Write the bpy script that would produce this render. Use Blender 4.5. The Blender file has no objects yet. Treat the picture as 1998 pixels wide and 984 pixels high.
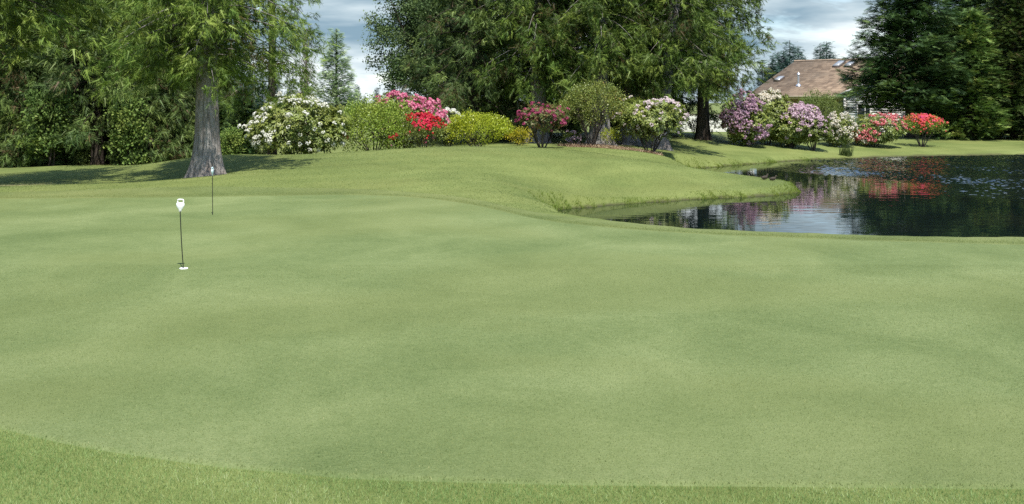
import bpy, math, random
import numpy as np
from mathutils import Vector

# ------------------------------------------------------------------ camera, sky, sun, exposure
SC = bpy.context.scene
COL = SC.collection
F = 2000.0           # focal length in photograph pixels
HZ = 200.0           # horizon row in the photograph
CX = 999.0
CAMZ = 2.0           # eye height above the putting surface
WATER_Z = -0.5

cam_d = bpy.data.cameras.new('camera')
cam_d.sensor_width = 36.0
cam_d.lens = 36.0 * F / 1998.0
cam_d.shift_y = (HZ - 492.0) / 1998.0
cam_d.clip_start = 0.1
cam_d.clip_end = 6000.0
cam = bpy.data.objects.new('camera', cam_d)
cam.location = (0, 0, CAMZ)
cam.rotation_euler = (math.radians(90), 0, 0)
COL.objects.link(cam)
SC.camera = cam

SUN_EL = math.radians(62)
SUN_ROT = math.radians(163)          # clockwise from +Y: behind the camera, a little to the right
world = bpy.data.worlds.new('World')
SC.world = world
world.use_nodes = True
wn, wl = world.node_tree.nodes, world.node_tree.links
wn.clear()
w_out = wn.new('ShaderNodeOutputWorld')
w_bg = wn.new('ShaderNodeBackground')
w_bg.inputs['Strength'].default_value = 0.13
w_sky = wn.new('ShaderNodeTexSky')
w_sky.sky_type = 'NISHITA'
w_sky.sun_disc = False
w_sky.sun_elevation = SUN_EL
w_sky.sun_rotation = SUN_ROT
w_sky.dust_density = 0.2
w_sky.ozone_density = 2.0
w_tc = wn.new('ShaderNodeTexCoord')
w_map = wn.new('ShaderNodeMapping')
w_map.inputs['Scale'].default_value = (2.6, 2.6, 13.0)
w_map.inputs['Location'].default_value = (0.35, 0.0, 0.2)
w_n1 = wn.new('ShaderNodeTexNoise')
w_n1.inputs['Scale'].default_value = 1.6
w_n1.inputs['Detail'].default_value = 7
w_n1.inputs['Roughness'].default_value = 0.55
w_n1.inputs['Distortion'].default_value = 0.4
w_r1 = wn.new('ShaderNodeValToRGB')
w_r1.color_ramp.elements[0].position = 0.42
w_r1.color_ramp.elements[1].position = 0.57
w_map2 = wn.new('ShaderNodeMapping')
w_map2.inputs['Scale'].default_value = (3.2, 3.2, 17.0)
w_map2.inputs['Location'].default_value = (2.1, 1.0, 0.55)
w_n2 = wn.new('ShaderNodeTexNoise')
w_n2.inputs['Scale'].default_value = 1.5
w_n2.inputs['Detail'].default_value = 6
w_n2.inputs['Roughness'].default_value = 0.5
w_r2 = wn.new('ShaderNodeValToRGB')
e = w_r2.color_ramp.elements
e[0].position = 0.38; e[0].color = (1.25, 1.9, 2.4, 1)
e[1].position = 0.63; e[1].color = (4.7, 5.1, 5.2, 1)
m_ = w_r2.color_ramp.elements.new(0.5); m_.color = (2.6, 3.2, 3.55, 1)
w_mix = wn.new('ShaderNodeMix'); w_mix.data_type = 'RGBA'
wl.new(w_tc.outputs['Generated'], w_map.inputs['Vector'])
wl.new(w_tc.outputs['Generated'], w_map2.inputs['Vector'])
wl.new(w_map.outputs[0], w_n1.inputs['Vector'])
wl.new(w_map2.outputs[0], w_n2.inputs['Vector'])
w_sep = wn.new('ShaderNodeSeparateXYZ'); wl.new(w_tc.outputs['Generated'], w_sep.inputs[0])
w_el = wn.new('ShaderNodeMapRange'); wl.new(w_sep.outputs[2], w_el.inputs[0])
for q_, v_ in zip((1, 2, 3, 4), (0.0, 0.5, 0.15, -0.15)): w_el.inputs[q_].default_value = v_
w_add = wn.new('ShaderNodeMath'); w_add.operation = 'ADD'
wl.new(w_n1.outputs[0], w_add.inputs[0]); wl.new(w_el.outputs[0], w_add.inputs[1])
wl.new(w_add.outputs[0], w_r1.inputs[0])
wl.new(w_n2.outputs[0], w_r2.inputs[0])
wl.new(w_r1.outputs[0], w_mix.inputs[0])
wl.new(w_sky.outputs[0], w_mix.inputs[6])
wl.new(w_r2.outputs[0], w_mix.inputs[7])
wl.new(w_mix.outputs[2], w_bg.inputs['Color'])
wl.new(w_bg.outputs[0], w_out.inputs['Surface'])

sun_d = bpy.data.lights.new('sun', 'SUN')
sun_d.energy = 4.4
sun_d.angle = math.radians(0.53)
sun_d.color = (1.0, 0.955, 0.88)
sun = bpy.data.objects.new('sun', sun_d)
to_sun = Vector((math.sin(SUN_ROT) * math.cos(SUN_EL), math.cos(SUN_ROT) * math.cos(SUN_EL), math.sin(SUN_EL)))
sun.rotation_euler = to_sun.to_track_quat('Z', 'Y').to_euler()
sun.location = (-10, -20, 40)
COL.objects.link(sun)

SC.view_settings.view_transform = 'Standard'
SC.view_settings.look = 'None'
SC.view_settings.gamma = 1.0
SC.view_settings.use_curve_mapping = False
SC.view_settings.exposure = 0.78
SC.cycles.max_bounces = 6
SC.cycles.diffuse_bounces = 3
SC.cycles.glossy_bounces = 3
SC.cycles.transmission_bounces = 3
SC.cycles.caustics_reflective = False
SC.cycles.caustics_refractive = False
SC.cycles.use_denoising = False

# ------------------------------------------------------------------ helpers
RNG = np.random.default_rng(7)

def PX(px, D):
    return (px - CX) / F * D

def ZY(py, D):
    return CAMZ - (py - HZ) * D / F

def link(o, parent=None):
    COL.objects.link(o)
    if parent is not None:
        o.parent = parent
    return o

def tag(o, label=None, cat=None, group=None, kind=None):
    if label: o['label'] = label
    if cat: o['category'] = cat
    if group: o['group'] = group
    if kind: o['kind'] = kind
    return o

def empty(name, loc, rz=0.0):
    o = bpy.data.objects.new(name, None)
    o.location = loc
    o.rotation_euler = (0, 0, rz)
    o.empty_display_size = 0.3
    COL.objects.link(o)
    return o

def mesh_np(name, V, faces, mats, smooth=False, tint=None, mat_idx=None):
    """faces: list of int arrays (n,k)."""
    me = bpy.data.meshes.new(name)
    V = np.asarray(V, dtype=np.float32)
    faces = [np.asarray(f, dtype=np.int32) for f in faces if len(f)]
    loops = np.concatenate([f.ravel() for f in faces])
    tot = np.concatenate([np.full(len(f), f.shape[1], np.int32) for f in faces])
    start = np.concatenate([[0], np.cumsum(tot)[:-1]]).astype(np.int32)
    me.vertices.add(len(V)); me.vertices.foreach_set('co', V.ravel())
    me.loops.add(len(loops)); me.loops.foreach_set('vertex_index', loops)
    me.polygons.add(len(tot)); me.polygons.foreach_set('loop_start', start); me.polygons.foreach_set('loop_total', tot)
    if smooth:
        me.polygons.foreach_set('use_smooth', np.ones(len(tot), dtype=bool))
    for m in (mats if isinstance(mats, (list, tuple)) else [mats]):
        me.materials.append(m)
    if mat_idx is not None:
        me.polygons.foreach_set('material_index', np.asarray(mat_idx, np.int32))
    if tint is not None:
        a = me.attributes.new('tint', 'FLOAT', 'POINT')
        a.data.foreach_set('value', np.asarray(tint, np.float32))
    me.update(calc_edges=True)
    return me

class MB:
    """collects shapes; build() links them as one mesh object"""
    def __init__(self):
        self.v = []; self.f3 = []; self.f4 = []; self.n = 0
    def add(self, V, F):
        V = np.asarray(V, float).reshape(-1, 3); F = np.asarray(F, int)
        (self.f3 if F.shape[1] == 3 else self.f4).append(F + self.n)
        self.v.append(V); self.n += len(V)
    def box(self, c, s, rz=0.0):
        x, y, z = [q / 2 for q in s]
        P = np.array([[-x,-y,-z],[x,-y,-z],[x,y,-z],[-x,y,-z],[-x,-y,z],[x,-y,z],[x,y,z],[-x,y,z]])
        if rz:
            c_, s_ = math.cos(rz), math.sin(rz)
            P = P @ np.array([[c_, s_, 0], [-s_, c_, 0], [0, 0, 1]])
        self.add(P + np.array(c), [[0,3,2,1],[4,5,6,7],[0,1,5,4],[1,2,6,5],[2,3,7,6],[3,0,4,7]])
    def hexa(self, P):
        self.add(P, [[0,3,2,1],[4,5,6,7],[0,1,5,4],[1,2,6,5],[2,3,7,6],[3,0,4,7]])
    def tube(self, pts, radii, n=6, cap=True):
        V, Fq = tube(pts, radii, n)
        self.add(V, Fq)
        if cap:
            k = len(pts)
            for ring, p in ((0, pts[0]), (k - 1, pts[-1])):
                r = V[ring * n:(ring + 1) * n]
                Vc = np.vstack([r, [p]])
                idx = [[j, (j + 1) % n, n] for j in range(n)]
                if ring == 0: idx = [q[::-1] for q in idx]
                self.add(Vc, idx)
    def lathe(self, prof, n=20, sx=1.0, sy=1.0, c=(0, 0, 0)):
        V = []; Fq = []
        for (r, z) in prof:
            for j in range(n):
                a = 2 * math.pi * j / n
                V.append((c[0] + r * sx * math.cos(a), c[1] + r * sy * math.sin(a), c[2] + z))
        for i in range(len(prof) - 1):
            for j in range(n):
                Fq.append((i*n + j, i*n + (j+1) % n, (i+1)*n + (j+1) % n, (i+1)*n + j))
        self.add(V, Fq)
    def build(self, name, mat, parent=None, smooth=False, tint=None):
        fs = []
        if self.f3: fs.append(np.concatenate(self.f3))
        if self.f4: fs.append(np.concatenate(self.f4))
        me = mesh_np(name, np.concatenate(self.v), fs, mat, smooth, tint)
        return link(bpy.data.objects.new(name, me), parent)

def tube(pts, radii, n=6):
    pts = np.asarray(pts, float); k = len(pts)
    radii = np.broadcast_to(np.asarray(radii, float), (k,))
    T = np.gradient(pts, axis=0)
    T /= np.linalg.norm(T, axis=1, keepdims=True) + 1e-9
    ref = np.where(np.abs(T[:, 2:3]) > 0.9, np.array([[1., 0, 0]]), np.array([[0, 0, 1.]]))
    A = np.cross(T, ref); A /= np.linalg.norm(A, axis=1, keepdims=True) + 1e-9
    B = np.cross(T, A)
    th = np.arange(n) * 2 * math.pi / n
    V = pts[:, None] + radii[:, None, None] * (A[:, None] * np.cos(th)[None, :, None] + B[:, None] * np.sin(th)[None, :, None])
    i = np.arange(k - 1)[:, None] * n; j = np.arange(n)[None]; j2 = (j + 1) % n
    Fq = np.stack([i + j, i + n + j, i + n + j2, i + j2], -1).reshape(-1, 4)
    return V.reshape(-1, 3), Fq

# ------------------------------------------------------------------ materials
def new_mat(name):
    m = bpy.data.materials.new(name); m.use_nodes = True
    nt = m.node_tree; nt.nodes.clear()
    return m, nt.nodes, nt.links

def ramp(N, stops, interp='LINEAR'):
    r = N.new('ShaderNodeValToRGB'); el = r.color_ramp.elements
    r.color_ramp.interpolation = interp
    while len(el) < len(stops): el.new(0.5)
    for q, (p, c) in zip(el, stops):
        q.position = p; q.color = (*c, 1)
    return r

def noise(N, L, vec, scale, detail=4, rough=0.55, dist=0.0):
    t = N.new('ShaderNodeTexNoise')
    t.inputs['Scale'].default_value = scale; t.inputs['Detail'].default_value = detail
    t.inputs['Roughness'].default_value = rough; t.inputs['Distortion'].default_value = dist
    if vec is not None: L.new(vec, t.inputs['Vector'])
    return t

def mapping(N, L, vec, scale=(1, 1, 1), loc=(0, 0, 0), rot=(0, 0, 0)):
    m = N.new('ShaderNodeMapping')
    m.inputs['Scale'].default_value = scale; m.inputs['Location'].default_value = loc; m.inputs['Rotation'].default_value = rot
    L.new(vec, m.inputs['Vector'])
    return m.outputs[0]

def mixc(N, L, fac, a, b, mode='MIX'):
    x = N.new('ShaderNodeMix'); x.data_type = 'RGBA'; x.blend_type = mode
    for sock, val in ((0, fac), (6, a), (7, b)):
        if hasattr(val, 'is_output'): L.new(val, x.inputs[sock])
        elif sock == 0: x.inputs[0].default_value = val
        else: x.inputs[sock].default_value = (*val, 1)
    return x.outputs[2]

def maprange(N, L, v, a, b, c=0.0, d=1.0, smooth=True):
    r = N.new('ShaderNodeMapRange')
    if smooth: r.interpolation_type = 'SMOOTHSTEP'
    L.new(v, r.inputs[0])
    for i, q in enumerate((a, b, c, d)): r.inputs[i + 1].default_value = q
    return r.outputs[0]

def math_n(N, L, op, a, b=None):
    m = N.new('ShaderNodeMath'); m.operation = op
    for i, v in enumerate((a, b)):
        if v is None: continue
        if hasattr(v, 'is_output'): L.new(v, m.inputs[i])
        else: m.inputs[i].default_value = v
    return m.outputs[0]

def principled(N, L, rough=0.8, spec=0.3):
    p = N.new('ShaderNodeBsdfPrincipled'); o = N.new('ShaderNodeOutputMaterial')
    p.inputs['Roughness'].default_value = rough; p.inputs['Specular IOR Level'].default_value = spec
    L.new(p.outputs[0], o.inputs['Surface'])
    return p

def bump(N, L, height, strength, distance, p):
    b = N.new('ShaderNodeBump'); b.inputs['Strength'].default_value = strength; b.inputs['Distance'].default_value = distance
    L.new(height, b.inputs['Height']); L.new(b.outputs[0], p.inputs['Normal'])
    return b

def plain(name, col, rough=0.5, spec=0.4, var=0.12, scale=20.0, metal=0.0, bmp=0.0):
    m, N, L = new_mat(name)
    p = principled(N, L, rough, spec); p.inputs['Metallic'].default_value = metal
    tc = N.new('ShaderNodeTexCoord')
    n = noise(N, L, tc.outputs['Object'], scale, 5)
    r = ramp(N, [(0.3, tuple(c * (1 - var) for c in col)), (0.7, tuple(min(1, c * (1 + var)) for c in col))])
    L.new(n.outputs[0], r.inputs[0]); L.new(r.outputs[0], p.inputs['Base Color'])
    if bmp: bump(N, L, n.outputs[0], bmp, 0.01, p)
    return m

def leafy(name, stops, trans=0.3, rough=0.55, spec=0.25, obj_var=0.12):
    """foliage: colour by each leaf spray's own random tint"""
    m, N, L = new_mat(name)
    at = N.new('ShaderNodeAttribute'); at.attribute_name = 'tint'
    r = ramp(N, stops); L.new(at.outputs['Fac'], r.inputs[0])
    tc = N.new('ShaderNodeTexCoord')
    n = noise(N, L, tc.outputs['Object'], 0.9, 3)
    hs = N.new('ShaderNodeHueSaturation')
    L.new(r.outputs[0], hs.inputs['Color'])
    L.new(maprange(N, L, n.outputs[0], 0.3, 0.7, 0.485, 0.512, False), hs.inputs['Hue'])
    oi = N.new('ShaderNodeObjectInfo')
    L.new(maprange(N, L, oi.outputs['Random'], 0, 1, 1 - obj_var, 1 + obj_var, False), hs.inputs['Value'])
    p = N.new('ShaderNodeBsdfPrincipled'); p.inputs['Roughness'].default_value = rough; p.inputs['Specular IOR Level'].default_value = spec
    t = N.new('ShaderNodeBsdfTranslucent'); mx = N.new('ShaderNodeMixShader'); mx.inputs[0].default_value = trans
    o = N.new('ShaderNodeOutputMaterial')
    L.new(hs.outputs[0], p.inputs['Base Color']); L.new(hs.outputs[0], t.inputs['Color'])
    L.new(p.outputs[0], mx.inputs[1]); L.new(t.outputs[0], mx.inputs[2]); L.new(mx.outputs[0], o.inputs['Surface'])
    return m

M = {}
# cedars and firs
M['cedar'] = leafy('cedar_foliage', [(0.0, (0.0802, 0.0578, 0.0175)), (0.07, (0.0343, 0.0605, 0.0092)), (0.45, (0.071, 0.1233, 0.018)), (0.8, (0.1285, 0.1962, 0.0289)), (1.0, (0.1943, 0.2612, 0.0471))], 0.16)
M['cedar_dark'] = leafy('dark_green_foliage', [(0.0, (0.0216, 0.0396, 0.0108)), (0.5, (0.0499, 0.0845, 0.0192)), (0.85, (0.0902, 0.1354, 0.0293)), (1.0, (0.144, 0.18, 0.048))], 0.16)  # darker green leaf tones, worn by the rush clump
M['hemlock'] = leafy('hemlock_foliage', [(0.0, (0.1029, 0.0709, 0.0307)), (0.1, (0.0428, 0.0756, 0.0219)), (0.6, (0.0928, 0.1449, 0.0373)), (1.0, (0.1809, 0.2453, 0.0599))], 0.16)
M['fir'] = leafy('fir_foliage', [(0.0, (0.0299, 0.0647, 0.0226)), (0.6, (0.0731, 0.1373, 0.0415)), (1.0, (0.1633, 0.2471, 0.0655))], 0.12)
M['fir_light'] = leafy('young_fir_foliage', [(0.0, (0.0776, 0.1165, 0.0297)), (0.4, (0.088, 0.1619, 0.0404)), (0.8, (0.1672, 0.2556, 0.0564)), (1.0, (0.2898, 0.3312, 0.0792))], 0.15)
M['far_fir'] = leafy('hazed_fir_foliage', [(0.0, (0.0483, 0.1, 0.0862)), (0.6, (0.0725, 0.1417, 0.1121)), (1.0, (0.1127, 0.1834, 0.1294))], 0.2)  # bluer than the near firs: distance haze put into the leaf colour
M['pine'] = leafy('pine_foliage', [(0.0, (0.18, 0.255, 0.15)), (0.6, (0.27, 0.375, 0.186)), (1.0, (0.42, 0.495, 0.27))], 0.25)
M['alder'] = leafy('broad_leaf', [(0.0, (0.0394, 0.0731, 0.0248)), (0.5, (0.09, 0.15, 0.051)), (1.0, (0.2063, 0.2812, 0.1125))], 0.2, 0.6, 0.18)
M['maple'] = leafy('maple_leaf', [(0.0, (0.0575, 0.1045, 0.025)), (0.5, (0.1191, 0.1943, 0.0427)), (1.0, (0.2479, 0.3162, 0.0719))], 0.25, 0.6, 0.18)
# shrubs
M['rhodo'] = leafy('rhododendron_leaf', [(0.0, (0.0885, 0.1298, 0.0236)), (0.5, (0.1888, 0.2419, 0.0472)), (1.0, (0.3304, 0.3658, 0.0944))], 0.25, 0.4, 0.45)
M['olive'] = leafy('olive_shrub_leaf', [(0.0, (0.1139, 0.175, 0.0226)), (0.5, (0.2174, 0.3125, 0.0406)), (0.9, (0.3105, 0.4125, 0.0564)), (1.0, (0.3519, 0.35, 0.0789))], 0.28, 0.45, 0.4)
M['lime'] = leafy('lime_shrub_leaf', [(0.0, (.17, .22, .012)), (0.5, (.3, .36, .022)), (1.0, (.42, .45, .04))], 0.3, 0.4, 0.4)
M['bronze'] = leafy('bronze_shrub_leaf', [(0.0, (0.0935, 0.1258, 0.0281)), (0.5, (0.1683, 0.213, 0.0421)), (0.8, (0.2525, 0.271, 0.0561)), (0.93, (0.3085, 0.2614, 0.0654)), (1.0, (0.3927, 0.1839, 0.0654))], 0.25, 0.45, 0.4)
M['gold'] = leafy('golden_shrub_leaf', [(0.0, (.25, .26, .012)), (0.6, (.4, .36, .015)), (1.0, (.5, .4, .03))], 0.3, 0.5, 0.3)
M['grey_shrub'] = leafy('willowy_shrub_leaf', [(0.0, (.09, .13, .03)), (0.5, (.15, .2, .05)), (1.0, (.2, .26, .07))], 0.35, 0.5, 0.3)
M['magenta_leaf'] = leafy('reddish_shrub_leaf', [(0.0, (.07, .1, .025)), (0.5, (.12, .15, .04)), (0.7, (.2, .1, .05)), (1.0, (.28, .09, .07))], 0.25, 0.45, 0.4)
def petal(name, a, b, c=None):
    M[name] = leafy(name, [(0.0, a), (0.5, b), (1.0, c or b)], 0.35, 0.6, 0.15, 0.04)
petal('white_petal', (.62, .62, .5), (.8, .8, .72), (.84, .84, .8))
petal('cream_petal', (.55, .5, .38), (.75, .7, .58), (.8, .78, .7))
petal('pink_petal', (.52, .09, .19), (.68, .21, .32), (.78, .42, .48))
petal('red_petal', (.42, .01, .018), (.6, .03, .04), (.68, .08, .1))
petal('magenta_petal', (.3, .04, .1), (.46, .08, .19), (.54, .16, .2))
petal('blush_petal', (.6, .46, .48), (.76, .64, .64), (.82, .76, .74))
petal('lilac_petal', (.38, .21, .31), (.52, .34, .43), (.64, .48, .54))
petal('pale_lilac_petal', (.46, .3, .38), (.62, .46, .52), (.74, .62, .64))
petal('coral_petal', (.58, .09, .11), (.7, .22, .21), (.8, .5, .45))
petal('orange_petal', (.62, .1, .055), (.74, .19, .11), (.7, .09, .17))
# grasses
M['rough_blade'] = leafy('rough_grass_blade', [(0.0, (0.1202, 0.2136, 0.0542)), (0.45, (0.205, 0.3051, 0.0898)), (0.85, (0.3112, 0.4119, 0.1547)), (1.0, (0.4808, 0.5187, 0.2784))], 0.3, 0.5, 0.3, 0.0)
M['bank_blade'] = leafy('bank_grass_blade', [(0.0, (0.0945, 0.1485, 0.0189)), (0.5, (0.189, 0.2565, 0.0338)), (0.9, (0.27, 0.324, 0.0675)), (1.0, (0.405, 0.3645, 0.135))], 0.3, 0.5, 0.3, 0.0)
M['lawn_blade'] = leafy('lawn_grass_blade', [(0.0, (0.105, 0.1512, 0.042)), (0.5, (0.1995, 0.2538, 0.0735)), (0.9, (0.2835, 0.324, 0.105)), (1.0, (0.378, 0.3672, 0.168))], 0.35, 0.5, 0.3, 0.0)
M['turf_blade'] = leafy('turf_grass_blade', [(0.0, (0.108, 0.1584, 0.042)), (0.5, (0.216, 0.2574, 0.09)), (0.9, (0.3375, 0.3564, 0.144)), (1.0, (0.459, 0.4356, 0.216))], 0.3, 0.55, 0.25, 0.0)
M['bark_grey'] = None

def bark(name, dark, light, red):
    m, N, L = new_mat(name)
    p = principled(N, L, 0.9, 0.15)
    tc = N.new('ShaderNodeTexCoord')
    v = mapping(N, L, tc.outputs['Object'], (9, 9, 0.9))
    n1 = noise(N, L, v, 2.0, 7, 0.65, 0.3)
    n2 = noise(N, L, tc.outputs['Object'], 1.7, 4)
    r = ramp(N, [(0.32, dark), (0.5, tuple((a + b) / 2 for a, b in zip(dark, light))), (0.68, light)])
    L.new(n1.outputs[0], r.inputs[0])
    c = mixc(N, L, maprange(N, L, n2.outputs[0], 0.45, 0.7, 0, 0.6), r.outputs[0], red)
    L.new(c, p.inputs['Base Color'])
    n3 = noise(N, L, mapping(N, L, tc.outputs['Object'], (14, 14, 2.2), loc=(5, 2, 1)), 2.0, 5, 0.6, 0.5)
    bump(N, L, math_n(N, L, 'ADD', n1.outputs[0], math_n(N, L, 'MULTIPLY', n3.outputs[0], 0.6)), 1.0, 0.08, p)
    return m
M['bark_grey'] = bark('cedar_bark', (.1, .09, .082), (.4, .375, .35), (.24, .185, .15))
M['bark_dark'] = bark('dark_bark', (.028, .022, .017), (.09, .075, .06), (.06, .04, .028))
M['stem'] = bark('shrub_stem', (.04, .032, .026), (.14, .12, .1), (.07, .05, .035))
M['twig_pale'] = plain('pale_twig', (.27, .22, .2), 0.9, 0.1, 0.3, 3.0)

# ------------------------------------------------------------------ terrain height
POND = np.array([(.7, 23.6), (1.2, 21.4), (2.2, 19.4), (3.6, 17.7), (5.6, 16.9), (8.4, 16.5), (13, 16.2), (22, 17.5), (34, 22),
                 (44, 34), (42, 47), (34, 49.6), (26, 49.0), (22, 47.9), (18.5, 46.6), (14.6, 45.3), (11.9, 43.4), (10.2, 41.6),
                 (8.5, 40.0), (7.2, 38.6), (6.1, 38.3), (5.6, 37.3), (6.0, 35.6), (7.3, 33.2), (8.2, 31.2), (8.4, 29.6),
                 (8.05, 28.3), (7.1, 27.35), (6.0, 26.8), (5.1, 26.5), (4.1, 25.8), (3.2, 25.3), (2.4, 24.7), (1.7, 24.2)])
def smooth_poly(P, it=2):
    for _ in range(it):
        Q = np.roll(P, -1, 0)
        P = np.stack([0.75 * P + 0.25 * Q, 0.25 * P + 0.75 * Q], 1).reshape(-1, 2)
    return P
POND_S = smooth_poly(POND)

def poly_sd(X, Y, P=POND_S):
    """signed distance, positive outside"""
    X = np.asarray(X, float).ravel(); Y = np.asarray(Y, float).ravel()
    d2 = np.full(X.shape, 1e9); inside = np.zeros(X.shape, bool)
    for (ax, ay), (bx, by) in zip(P, np.roll(P, -1, 0)):
        ex, ey = bx - ax, by - ay
        t = np.clip(((X - ax) * ex + (Y - ay) * ey) / (ex * ex + ey * ey + 1e-12), 0, 1)
        dx, dy = X - ax - t * ex, Y - ay - t * ey
        d2 = np.minimum(d2, dx * dx + dy * dy)
        c = ((ay > Y) != (by > Y)) & (X < (bx - ax) * (Y - ay) / (by - ay + 1e-12) + ax)
        inside ^= c
    d = np.sqrt(d2)
    return np.where(inside, -d, d)

CP = []
for Y in (0, 4, 8, 12):
    for X in (-12, -6, -2, 2, 6, 12):
        CP.append((X, Y, 0.0))
CP += [(-12, 16, .02), (-6, 16, .03), (-2, 16, .03), (2, 15.5, .02), (-3.3, 18, .06)]
for px, py, D in [
    (0, 388, 21), (400, 384, 21), (740, 380, 21), (900, 393, 19.5), (1050, 430, 17), (1400, 460, 15.4), (1998, 478, 14.4), (1998, 461, 15.3), (1500, 455, 15.7),
    (1200, 437, 16.9), (1120, 419, 18.6), (1110, 414, 20.6), (1180, 426, 19.0),
    (0, 372, 22.5), (150, 361, 23.5), (370, 350, 23.6), (445, 341, 24.2), (600, 318, 26.5), (740, 300, 28.5), (870, 288, 30), (1000, 289, 31), (1100, 293, 31.5),
    (740, 345, 24), (900, 340, 24.5), (1000, 362, 23), (1045, 392, 21), (1090, 404, 22.6), (1150, 382, 25), (1250, 366, 27), (1400, 356, 28.4), (1500, 353, 29),
    (1100, 340, 27), (1200, 335, 28), (1300, 350, 27.6), (1200, 305, 31.2), (1300, 322, 29.8), (1390, 335, 29.9), (1330, 332, 33.5),
    (560, 314, 33), (650, 306, 34), (800, 297, 35), (930, 290, 36), (1080, 289, 36), (1180, 288, 37), (1310, 290, 38), (1290, 303, 36), (1300, 312, 38), (1350, 322, 37.6),
    (1370, 272, 47), (1450, 276, 48), (1500, 290, 46), (1600, 298, 46.5), (1640, 280, 50), (1800, 270, 57), (1998, 272, 57), (1998, 295, 50), (1700, 296, 48.3), (2300, 272, 58),
    (405, 345, 25.2), (470, 301, 31), (378, 307, 31), (266, 324, 31), (300, 352, 26.5), (540, 309, 32), (200, 340, 29), (100, 352, 27), (0, 360, 26), (130, 323, 35), (0, 330, 35), (230, 324, 36), (-200, 330, 36), (-200, 365, 24)]:
    CP.append((PX(px, D), D, ZY(py, D)))
CP += [(-18, 42, -.3), (-14, 42, -.15), (-9, 45, 0), (-2, 45, .3), (4, 45, .35), (-30, 40, -.2), (-30, 20, 0), (-30, 0, 0), (45, 10, 0), (50, 40, 0),
       (50, 62, 0), (25, 66, 0), (10, 64, .1), (-10, 62, 0), (-30, 62, 0), (20, 80, 0), (-20, 80, 0), (45, 85, 0), (0, -15, 0), (-25, -15, 0), (30, -15, 0)]
CP = np.array(CP)
def _tps():
    P = CP[:, :2] / 10.0; n = len(P)
    d2 = ((P[:, None] - P[None]) ** 2).sum(-1)
    K = 0.5 * d2 * np.log(d2 + 1e-9) + np.eye(n) * 0.004
    A = np.zeros((n + 3, n + 3)); A[:n, :n] = K; A[:n, n] = 1; A[:n, n+1:] = P; A[n, :n] = 1; A[n+1:, :n] = P.T
    return np.linalg.solve(A, np.concatenate([CP[:, 2], [0, 0, 0]]))
TPS_W = _tps()
def sstep(a, b, x):
    t = np.clip((x - a) / (b - a), 0, 1); return t * t * (3 - 2 * t)

def height(X, Y):
    X = np.atleast_1d(np.asarray(X, float)); Y = np.atleast_1d(np.asarray(Y, float))
    sh = np.broadcast(X, Y).shape
    X = np.broadcast_to(X, sh).ravel(); Y = np.broadcast_to(Y, sh).ravel()
    P = CP[:, :2] / 10.0; n = len(P); z = np.zeros(X.shape)
    for s in range(0, len(X), 20000):
        x = X[s:s+20000] / 10; y = Y[s:s+20000] / 10
        d2 = (x[:, None] - P[None, :, 0]) ** 2 + (y[:, None] - P[None, :, 1]) ** 2
        z[s:s+20000] = (0.5 * d2 * np.log(d2 + 1e-9)) @ TPS_W[:n] + TPS_W[n] + TPS_W[n+1] * x + TPS_W[n+2] * y
    w = sstep(80, 60, Y) * sstep(-14, -8, Y) * sstep(-30, -22, X) * sstep(52, 42, X)
    z = z * w
    sd = poly_sd(X, Y)
    wid = 0.42 + 1.1 * sstep(22, 19, Y) + 0.35 * sstep(36, 42, Y)
    wob = 0.05 * np.sin(X * 5.1 + Y * 1.7) + 0.04 * np.sin(Y * 7.3 - X * 3.1) + 0.03 * np.sin(X * 13.0 + Y * 9.0)
    S = sstep(-0.12, 1.0, (sd + wob) / wid)
    S = np.where(sd > -0.15, S, 0)
    bed = WATER_Z - 0.12 - 0.5 * np.clip(-sd / 2.0, 0, 1)
    z = z * S + bed * (1 - S)
    return z.reshape(sh)

def hz(x, y): return float(height(x, y)[0])

def span(segs):
    out = [segs[0][0]]
    for a, b, st in segs:
        k = max(1, int(round((b - a) / st)))
        out += list(np.linspace(a, b, k + 1)[1:])
    return np.array(out)
gx = span([(-900, -120, 120), (-120, -40, 16), (-40, -18, 1.2), (-18, 0.2, 0.24), (0.2, 10, 0.13), (10, 26, 0.3), (26, 46, 1.0), (46, 126, 16), (126, 906, 120)])
gy = span([(-60, -10, 10), (-10, 3, 1.0), (3, 15, 0.3), (15, 42, 0.14), (42, 52, 0.25), (52, 64, 0.8), (64, 104, 5), (104, 304, 40), (304, 3004, 300)])
GX, GY = np.meshgrid(gx, gy)
GZ = height(GX, GY)
nx, ny = len(gx), len(gy)
I = (np.arange(ny - 1)[:, None] * nx + np.arange(nx - 1)[None]).ravel()
quads = np.stack([I, I + 1, I + nx + 1, I + nx], 1)

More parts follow.
